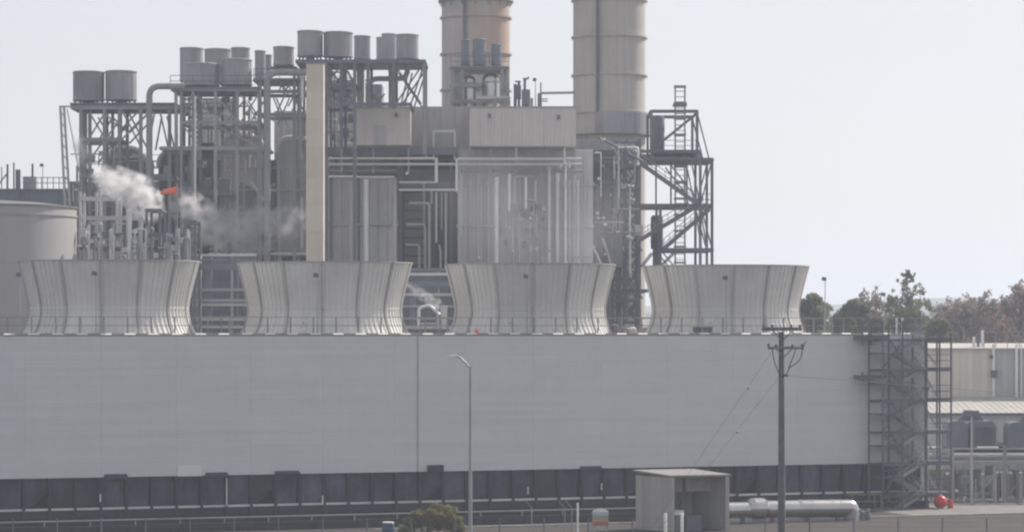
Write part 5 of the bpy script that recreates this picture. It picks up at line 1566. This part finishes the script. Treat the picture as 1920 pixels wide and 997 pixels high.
def tree(name, label, px, pytop, D, wpx, leafm, nleaf, seed, kind='round', lsize=None, group='trees beyond the tower', cat='tree'):
    rng = random.Random(seed)
    b = W(px, HZ, D); b.z = 0
    H = W(px, pytop, D).z; Rw = wpx * u(D) / 2
    th = thing(name, label, cat, b, group)
    tr = MB(); tips = []; zc0 = W(px, 650, D).z
    tr.cyl(b, b + Vector((rng.uniform(-.2, .2), 0, H * 0.8)), H * 0.016 + 0.05, H * 0.007, n=8)
    if kind == 'bare':
        for k in range(7):
            a = rng.uniform(0, 6.28)
            d = Vector((math.cos(a) * 0.6, math.sin(a) * 0.6, 1)).normalized()
            z_ = zc0 + (H - zc0) * rng.uniform(0.0, 0.45) - 1.0
            branch(tr, b + Vector((0, 0, z_)), d, (H - z_) * rng.uniform(0.36, 0.5), H * 0.006, 3, rng, tips, 0.42)
    else:
        for k in range(8):
            f = rng.uniform(0.25, 0.55); a = rng.uniform(0, 6.28)
            d = Vector((math.cos(a) * 0.8, math.sin(a) * 0.8, 0.8)).normalized()
            branch(tr, b + Vector((0, 0, H * f)), d, min(Rw * 0.7, H * 0.22), H * 0.009, 1, rng, tips, 0.4)
    tr.build('trunk', 'bark', th, True)
    cl_ = []; zc0 = W(px, 650, D).z
    if kind == 'round':
        for k in range(90):
            f = rng.uniform(0.0, 1.0) ** 0.8; prof = math.sqrt(max(0, 1 - max(0, f * 1.15 - 0.2) ** 2.2))
            a = rng.uniform(0, 6.28); rr_ = Rw * prof * rng.uniform(0.15, 0.85); s_ = Rw * rng.uniform(0.14, 0.28)
            cl_.append((b.x + rr_ * math.cos(a), b.y + rr_ * math.sin(a), zc0 + (H - zc0 - s_ * 0.7) * f, s_, s_, s_ * 0.85))
    elif kind == 'spire':
        zc0 = W(px, 615, D).z
        for k in range(210):
            f = rng.uniform(0.0, 1.0) ** 1.25; prof = (1.03 - f) ** 0.6
            a = rng.uniform(0, 6.28); rr_ = Rw * prof * rng.uniform(0.05, 0.95); s_ = max(0.16, Rw * rng.uniform(0.08, 0.17) * (1.2 - f))
            cl_.append((b.x + rr_ * math.cos(a), b.y + rr_ * math.sin(a), zc0 + (H - zc0) * f, s_, s_, s_ * 1.1))
    elif kind == 'bare':
        for q in tips:
            if rng.random() < 0.45 and q.z < H:
                s_ = Rw * 0.12 + 0.2; cl_.append((q.x, q.y, q.z, s_, s_, s_))
        for k in range(24):
            a = rng.uniform(0, 6.28); rr_ = Rw * rng.uniform(0.1, 0.9); s_ = Rw * rng.uniform(0.15, 0.3)
            cl_.append((b.x + rr_ * math.cos(a), b.y + rr_ * math.sin(a), zc0 + (H - zc0) * rng.uniform(0.0, 0.8), s_, s_, s_))
    lf = MB(); leaf_cloud(lf, cl_, nleaf, lsize or 0.32, rng)
    lf.build('crown', leafm, th)
    return th
tree('evergreen_tree', 'dark green bushy tree close behind the rightmost fan stack', 1523, 549, 390, 92, 'leafg', 9000, 1, 'round', 0.2)
tree('evergreen_tree', 'dark green round tree between the two sky-lined floodlights', 1600, 560, 400, 92, 'leafg', 9000, 2, 'round', 0.2)
tree('slender_tree', 'tall thin-leaved pointed tree above the stair tower', 1702, 507, 410, 128, 'leafg', 9500, 3, 'spire', 0.17)
tree('olive_shrub', 'low olive green shrub right of the tall pointed tree', 1757, 596, 385, 70, 'leafy', 2400, 4, 'round', 0.22)
tree('olive_shrub', 'low olive green shrub left of the tall pointed tree', 1645, 592, 385, 60, 'leafy', 2400, 5)
tree('bare_tree', 'thin bare sapling between the round tree and the pointed tree', 1643, 535, 430, 34, 'leafb', 60, 6, 'bare', 0.16)
for k, (px_, py_, D_, wd, mm, nl, lab) in enumerate((
    (1800, 548, 470, 62, 'leafb', 1700, 'brownish half-bare tree, left of the russet row'),
    (1828, 536, 460, 58, 'leafb', 1800, 'taller half-bare tree in the russet row, above the white roof'),
    (1860, 556, 470, 62, 'leafr', 1900, 'russet tree in the middle of the row behind the hall'),
    (1890, 562, 475, 56, 'leafr', 1900, 'low russet tree left of the tall one at the right edge'),
    (1912, 514, 450, 58, 'leafb', 1700, 'tall half-bare tree cut by the right edge'),
    (1960, 530, 460, 70, 'leafr', 1500, 'russet tree just beyond the right edge'))):
    tree('autumn_tree', lab, px_, py_, D_, wd * 1.15, mm, nl * 2, 20 + k, 'bare', 0.2)
for k, (px_, py_, D_, wd, mm, lab) in enumerate((
    (1785, 592, 500, 70, 'leafb', 'brown undergrowth left behind the hall roof'), (1850, 585, 505, 90, 'leafr', 'russet undergrowth behind the hall roof'),
    (1915, 584, 505, 90, 'leafr', 'russet undergrowth at the right edge'), (1570, 596, 500, 80, 'leafb', 'brown undergrowth behind the two dark green trees'), (1690, 596, 500, 90, 'leafb', 'brown undergrowth behind the pointed tree'))):
    tree('undergrowth', lab, px_, py_, D_, wd, mm, 2200, 40 + k, 'round', 0.4, group='undergrowth beyond the hall', cat='shrub')
# foreground bush
rng = random.Random(77)
b = W(812, HZ, 229); b.z = 0
bu = thing('bush', 'yellowish green bush at the foot of the street lamp', 'bush', b)
st = MB(); tips = []
for k in range(16):
    a = rng.uniform(0, 6.28)
    d = Vector((math.cos(a) * 0.8, math.sin(a) * 0.5, 0.8)).normalized()
    branch(st, b + Vector((rng.uniform(-1.8, 1.8), rng.uniform(-0.4, 0.4), 0)), d, 0.7, 0.03, 2, rng, tips, 0.45)
st.build('stems', 'bark', bu)
cl_ = []
for k in range(48):
    x = rng.uniform(-2.35, 2.35); hmax = 2.45 * (1 - (abs(x) / 3.1) ** 3)
    cl_.append((b.x + x, b.y + rng.uniform(-0.8, 0.8), max(0.25, hmax * rng.uniform(0.25, 0.92)), rng.uniform(0.3, 0.55), rng.uniform(0.3, 0.5), rng.uniform(0.22, 0.4)))
lf = MB(); leaf_cloud(lf, cl_, 10000, 0.08, rng); lf.build('crown', 'leafy', bu)

# ------------------------------------------------------------------ street lamp, utility pole, fence in the foreground
DLp = 170
b = W(882, HZ, DLp); b.z = 0
la = thing('street_lamp', 'slim grey street lamp with a single arm, in front of the cooling tower', 'street lamp', b)
zt = W(882, 690, DLp).z
MB().cyl(b, (b.x, b.y, zt + 0.1), 0.115, 0.075, n=14).build('pole', 'galv', la, True)
MB().tube([(b.x, b.y, zt - 0.05), W(874, 680, DLp), W(861, 668.5, DLp), W(852, 667, DLp)], 0.045, 10, bend=0.3).build('arm', 'galv', la, True)
c = W(849, 666.5, DLp)
MB().hexa([c + Vector(v) for v in ((-0.26, -0.13, -0.04), (0.24, -0.13, -0.05), (0.24, 0.13, -0.05), (-0.26, 0.13, -0.04), (-0.2, -0.09, 0.07), (0.2, -0.09, 0.08), (0.2, 0.09, 0.08), (-0.2, 0.09, 0.07))]).build('lamp_head', 'white', la)
MB().cyl(b, b + Vector((0, 0, 0.25)), 0.22, n=12).build('base', 'concrete', la)

DU = 142
b = W(1466, HZ, DU); b.z = 0
up_ = thing('utility_pole', 'weathered wooden utility pole with two cross arms', 'utility pole', b)
zt = W(0, 622, DU).z
MB().cyl(b, (b.x - 0.02, b.y, zt), 0.21, 0.12, n=16).build('pole', 'wood', up_, True)
def arm(x0, x1, y, h, nm='cross_arm', dd=-0.2):
    a = W(x0, y, DU); c = W(x1, y, DU); MB().box(a.x, c.x, DU + dd - 0.06, DU + dd + 0.06, a.z - h * u(DU) / 2, a.z + h * u(DU) / 2).build(nm, 'wood', up_)
arm(1429, 1503, 616.5, 7); arm(1429, 1503, 616.8, 5, dd=0.22); arm(1439, 1506, 652, 5)
for x0_, y0_, x1_, y1_ in ((1450, 620, 1465, 638), (1485, 620, 1468, 638), (1456, 655, 1466, 664), (1484, 655, 1469, 670)):
    MB().beam(W(x0_, y0_, DU - 0.25), W(x1_, y1_, DU - 0.25), 0.05).build('arm_brace', 'wood', up_)
for x, y in ((1432, 612), (1448, 612), (1484, 612), (1500, 612), (1441, 648), (1455, 649), (1486, 649), (1504, 648)):
    MB().lathe(W(x, y, DU - 0.2), [(0.0, 0.1), (0.05, 0.08), (0.06, 0.02), (0.04, -0.02), (0.06, -0.05), (0.02, -0.1)], 10).build('insulator', 'dsteel', up_, True)
def cable(pts, r=0.02, m='wire', nm='jumper_cable', D=DU):
    MB().tube([W(x, y, D - 0.25) for x, y in pts], r, 6, bend=0.25).build(nm, m, up_, True)
cable([(1448, 654), (1450, 672), (1457, 692), (1464, 705)]); cable([(1505, 652), (1502, 672), (1492, 682), (1480, 688), (1476, 700), (1468, 706)]); cable([(1492, 655), (1486, 672), (1478, 690)]); cable([(1505, 655), (1510, 640)])
MB().beam(W(1466, 703, DU - 0.15), W(1478, 704, DU - 0.15), 0.09).build('bracket', 'wood', up_)
def to_ground(a, b_):
    return a + (b_ - a) * (a.z / (a.z - b_.z))
def wire(label, a, b_, r=0.014, sag=0.5, beads=()):
    pts = []
    for k in range(13):
        f = k / 12; p = a.lerp(b_, f); p.z -= sag * 4 * f * (1 - f); pts.append(p)
    o = MB().tube(pts, r, 5, bend=0.01).build('wire', 'wire', None, True)
    tag(o, label, 'wire')
    for f in beads:
        p = a.lerp(b_, f); p.z -= sag * 4 * f * (1 - f)
        q = MB().lathe(p, [(0, -0.09), (0.05, -0.06), (0.06, 0), (0.05, 0.06), (0, 0.09)], 8).build('insulator', 'alum', o, True)
wire('upper guy wire sloping down left from the utility pole', W(1450, 655, DU - 0.2), to_ground(W(1450, 655, DU - 0.2), W(1310, 860, 150)), 0.005, 0.1, (0.12,))
wire('lower guy wire sloping down left from the utility pole', W(1463, 704, DU - 0.2), to_ground(W(1463, 704, DU - 0.2), W(1340, 860, 150)), 0.005, 0.1, (0.2,))
wire('service wire running right from the utility pole', W(1478, 704, DU - 0.15), W(1960, 742, 200), 0.012, 0.6)

# boundary fence
DF = 217
b = W(1000, HZ, DF); b.z = 0
fe = thing('boundary_fence', 'thin chain-link boundary fence along the bottom edge', 'fence', b)
k = 0
for k in range(26):
    px_ = 1850 + 83 - k * 83
    p = W(px_, HZ, DF + (0.0)); p.z = 0
    MB().cyl(p, p + Vector((0, 0, 2.15)), 0.05, n=8).build('post', 'dsteel', fe, True)
for z in (1.55, 1.85, 2.12):
    MB().cyl((-48, DF, z), (48, DF, z), 0.006, n=5).build('strand', 'dsteel', fe)
for px_ in (997, 1059, 1072):
    p = W(px_, HZ, DF + 6); p.z = 0
    zt = W(px_, 951, DF + 6).z
    MB().cyl(p, (p.x, p.y, zt), 0.045, n=8).build('gate_post', 'steel', fe, True)
    MB().beam((p.x, p.y, zt), (p.x - 0.45, p.y, zt + 0.5), 0.045).build('barb_arm', 'steel', fe)
p = W(1083, HZ, DF + 6); p.z = 0
MB().cyl(p, (p.x, p.y, W(0, 942, DF + 6).z), 0.07, n=8).build('gate_post', 'pipe', fe, True)

# ------------------------------------------------------------------ steam
def steam_mat(name, dens, scale, seed, wobble=2.2):
    m = bpy.data.materials.new(name); m.use_nodes = True
    nt = m.node_tree; N, L = nt.nodes, nt.links
    N.remove(N['Principled BSDF'])
    v = N.new('ShaderNodeVolumePrincipled'); v.inputs['Color'].default_value = (0.99, 0.99, 1.0, 1); v.inputs['Anisotropy'].default_value = 0.55
    tc_ = N.new('ShaderNodeTexCoord')
    ln_ = N.new('ShaderNodeVectorMath'); ln_.operation = 'LENGTH'; L.new(tc_.outputs['Object'], ln_.inputs[0])
    fall = N.new('ShaderNodeMapRange'); fall.inputs[1].default_value = 0.95; fall.inputs[2].default_value = 0.1; fall.inputs[3].default_value = 0; fall.inputs[4].default_value = 1
    fall.interpolation_type = 'SMOOTHSTEP'
    nz = N.new('ShaderNodeTexNoise'); nz.inputs['Scale'].default_value = scale; nz.inputs['Detail'].default_value = 4
    wob = N.new('ShaderNodeMath'); wob.operation = 'MULTIPLY_ADD'; wob.inputs[1].default_value = -wobble
    L.new(nz.outputs['Fac'], wob.inputs[0])
    wob2 = N.new('ShaderNodeMath'); wob2.operation = 'ADD'; wob2.inputs[1].default_value = 0.5 * wobble - 0.05
    L.new(ln_.outputs['Value'], wob.inputs[2]); L.new(wob.outputs[0], wob2.inputs[0])
    edge = N.new('ShaderNodeMath'); edge.operation = 'MAXIMUM'
    sq = N.new('ShaderNodeMath'); sq.operation = 'POWER'; sq.inputs[1].default_value = 4.0
    L.new(ln_.outputs['Value'], sq.inputs[0]); L.new(wob2.outputs[0], edge.inputs[0]); L.new(sq.outputs[0], edge.inputs[1])
    L.new(edge.outputs[0], fall.inputs[0])
    geo = N.new('ShaderNodeNewGeometry'); add = N.new('ShaderNodeVectorMath'); add.inputs[1].default_value = (seed * 7.3, 0, seed * 3.1)
    L.new(geo.outputs['Position'], add.inputs[0]); L.new(add.outputs[0], nz.inputs['Vector'])
    mr = N.new('ShaderNodeMapRange'); mr.inputs[1].default_value = 0.30; mr.inputs[2].default_value = 0.55; mr.inputs[3].default_value = 0.35; mr.inputs[4].default_value = 1
    L.new(nz.outputs['Fac'], mr.inputs[0])
    a = N.new('ShaderNodeMath'); a.operation = 'MULTIPLY'; L.new(fall.outputs[0], a.inputs[0]); L.new(mr.outputs[0], a.inputs[1])
    b_ = N.new('ShaderNodeMath'); b_.operation = 'MULTIPLY'; b_.inputs[1].default_value = dens; L.new(a.outputs[0], b_.inputs[0])
    L.new(b_.outputs[0], v.inputs['Density'])
    L.new(v.outputs[0], N['Material Output'].inputs['Volume'])
    return m
def steam(label, puffs, D, dens, scale, seed, wobble=2.2):
    m = steam_mat('steam_%d' % seed, dens, scale, seed, wobble)
    for i, (x0_, y0_, x1_, y1_, rpx) in enumerate(puffs):
        a = W(x0_, y0_, D); b_ = W(x1_, y1_, D); d = b_ - a; L = d.length / 2 + rpx * u(D)
        prof = [(math.sin(math.pi * k / 8), -math.cos(math.pi * k / 8)) for k in range(9)]
        mb = MB().lathe((0, 0, 0), prof, 16)
        me = bpy.data.meshes.new('steam_plume'); me.from_pydata(mb.v, [], mb.f); me.materials.append(m)
        o = bpy.data.objects.new('steam_plume', me); COL.objects.link(o)
        o.location = (a + b_) / 2
        o.rotation_euler = d.to_track_quat('Z', 'Y').to_euler()
        r = rpx * u(D); o.scale = (r, r, L)
        o['kind'] = 'stuff'; o['label'] = label[i]; o['category'] = 'steam'
steam(['white steam puff left of the orange windsock', 'lower right part of the white steam puff by the windsock'], [(200, 336, 262, 362, 38), (256, 358, 276, 384, 42)], 300, 1.3, 1.1, 1, 4.2)
steam(['pale steam puff beside the dark duct opening'], [(352, 386, 384, 424, 44)], 306, 1.0, 0.95, 7, 4.0)
steam(['long bluish steam drifting right to the tan column', 'thin end of the steam drift at the tan column'],
      [(390, 424, 490, 434, 58), (450, 424, 560, 416, 42)], 312, 0.36, 0.75, 2, 3.8)
steam(['faint steam wisp on the pipe under the far left silencers'], [(150, 268, 162, 300, 22)], 316, 0.7, 0.8, 3, 2.4)
steam(['thin steam wisp in the gap between the second and third fan stacks', 'steam at the mouth of the hooked vent pipe'], [(770, 537, 802, 560, 14), (802, 560, 820, 570, 15)], 290, 0.6, 2.0, 4, 3.4)
steam(['broad thin steam veil before the left boilers'], [(420, 330, 500, 400, 95)], 309, 0.022, 0.2, 5, 0.8)
steam(['broad thin steam veil drifting before the wide right boiler casing', 'thin steam veil low at the foot of the right chimney'], [(860, 400, 1060, 420, 130), (1080, 440, 1190, 390, 105)], 306, 0.022, 0.12, 6, 0.8)

# ------------------------------------------------------------------ haze
hm = bpy.data.materials.new('haze_air'); hm.use_nodes = True
nt = hm.node_tree; nt.nodes.remove(nt.nodes['Principled BSDF'])
hv = nt.nodes.new('ShaderNodeVolumePrincipled')
hv.inputs['Color'].default_value = (0.80, 0.875, 1.0, 1); hv.inputs['Density'].default_value = 0.00034; hv.inputs['Anisotropy'].default_value = 0.2
nt.links.new(hv.outputs[0], nt.nodes['Material Output'].inputs['Volume'])
hz = MB().box(-5300, 5300, -200, 5000, -1.5, 80).build('haze', hm)
hz['kind'] = 'stuff'
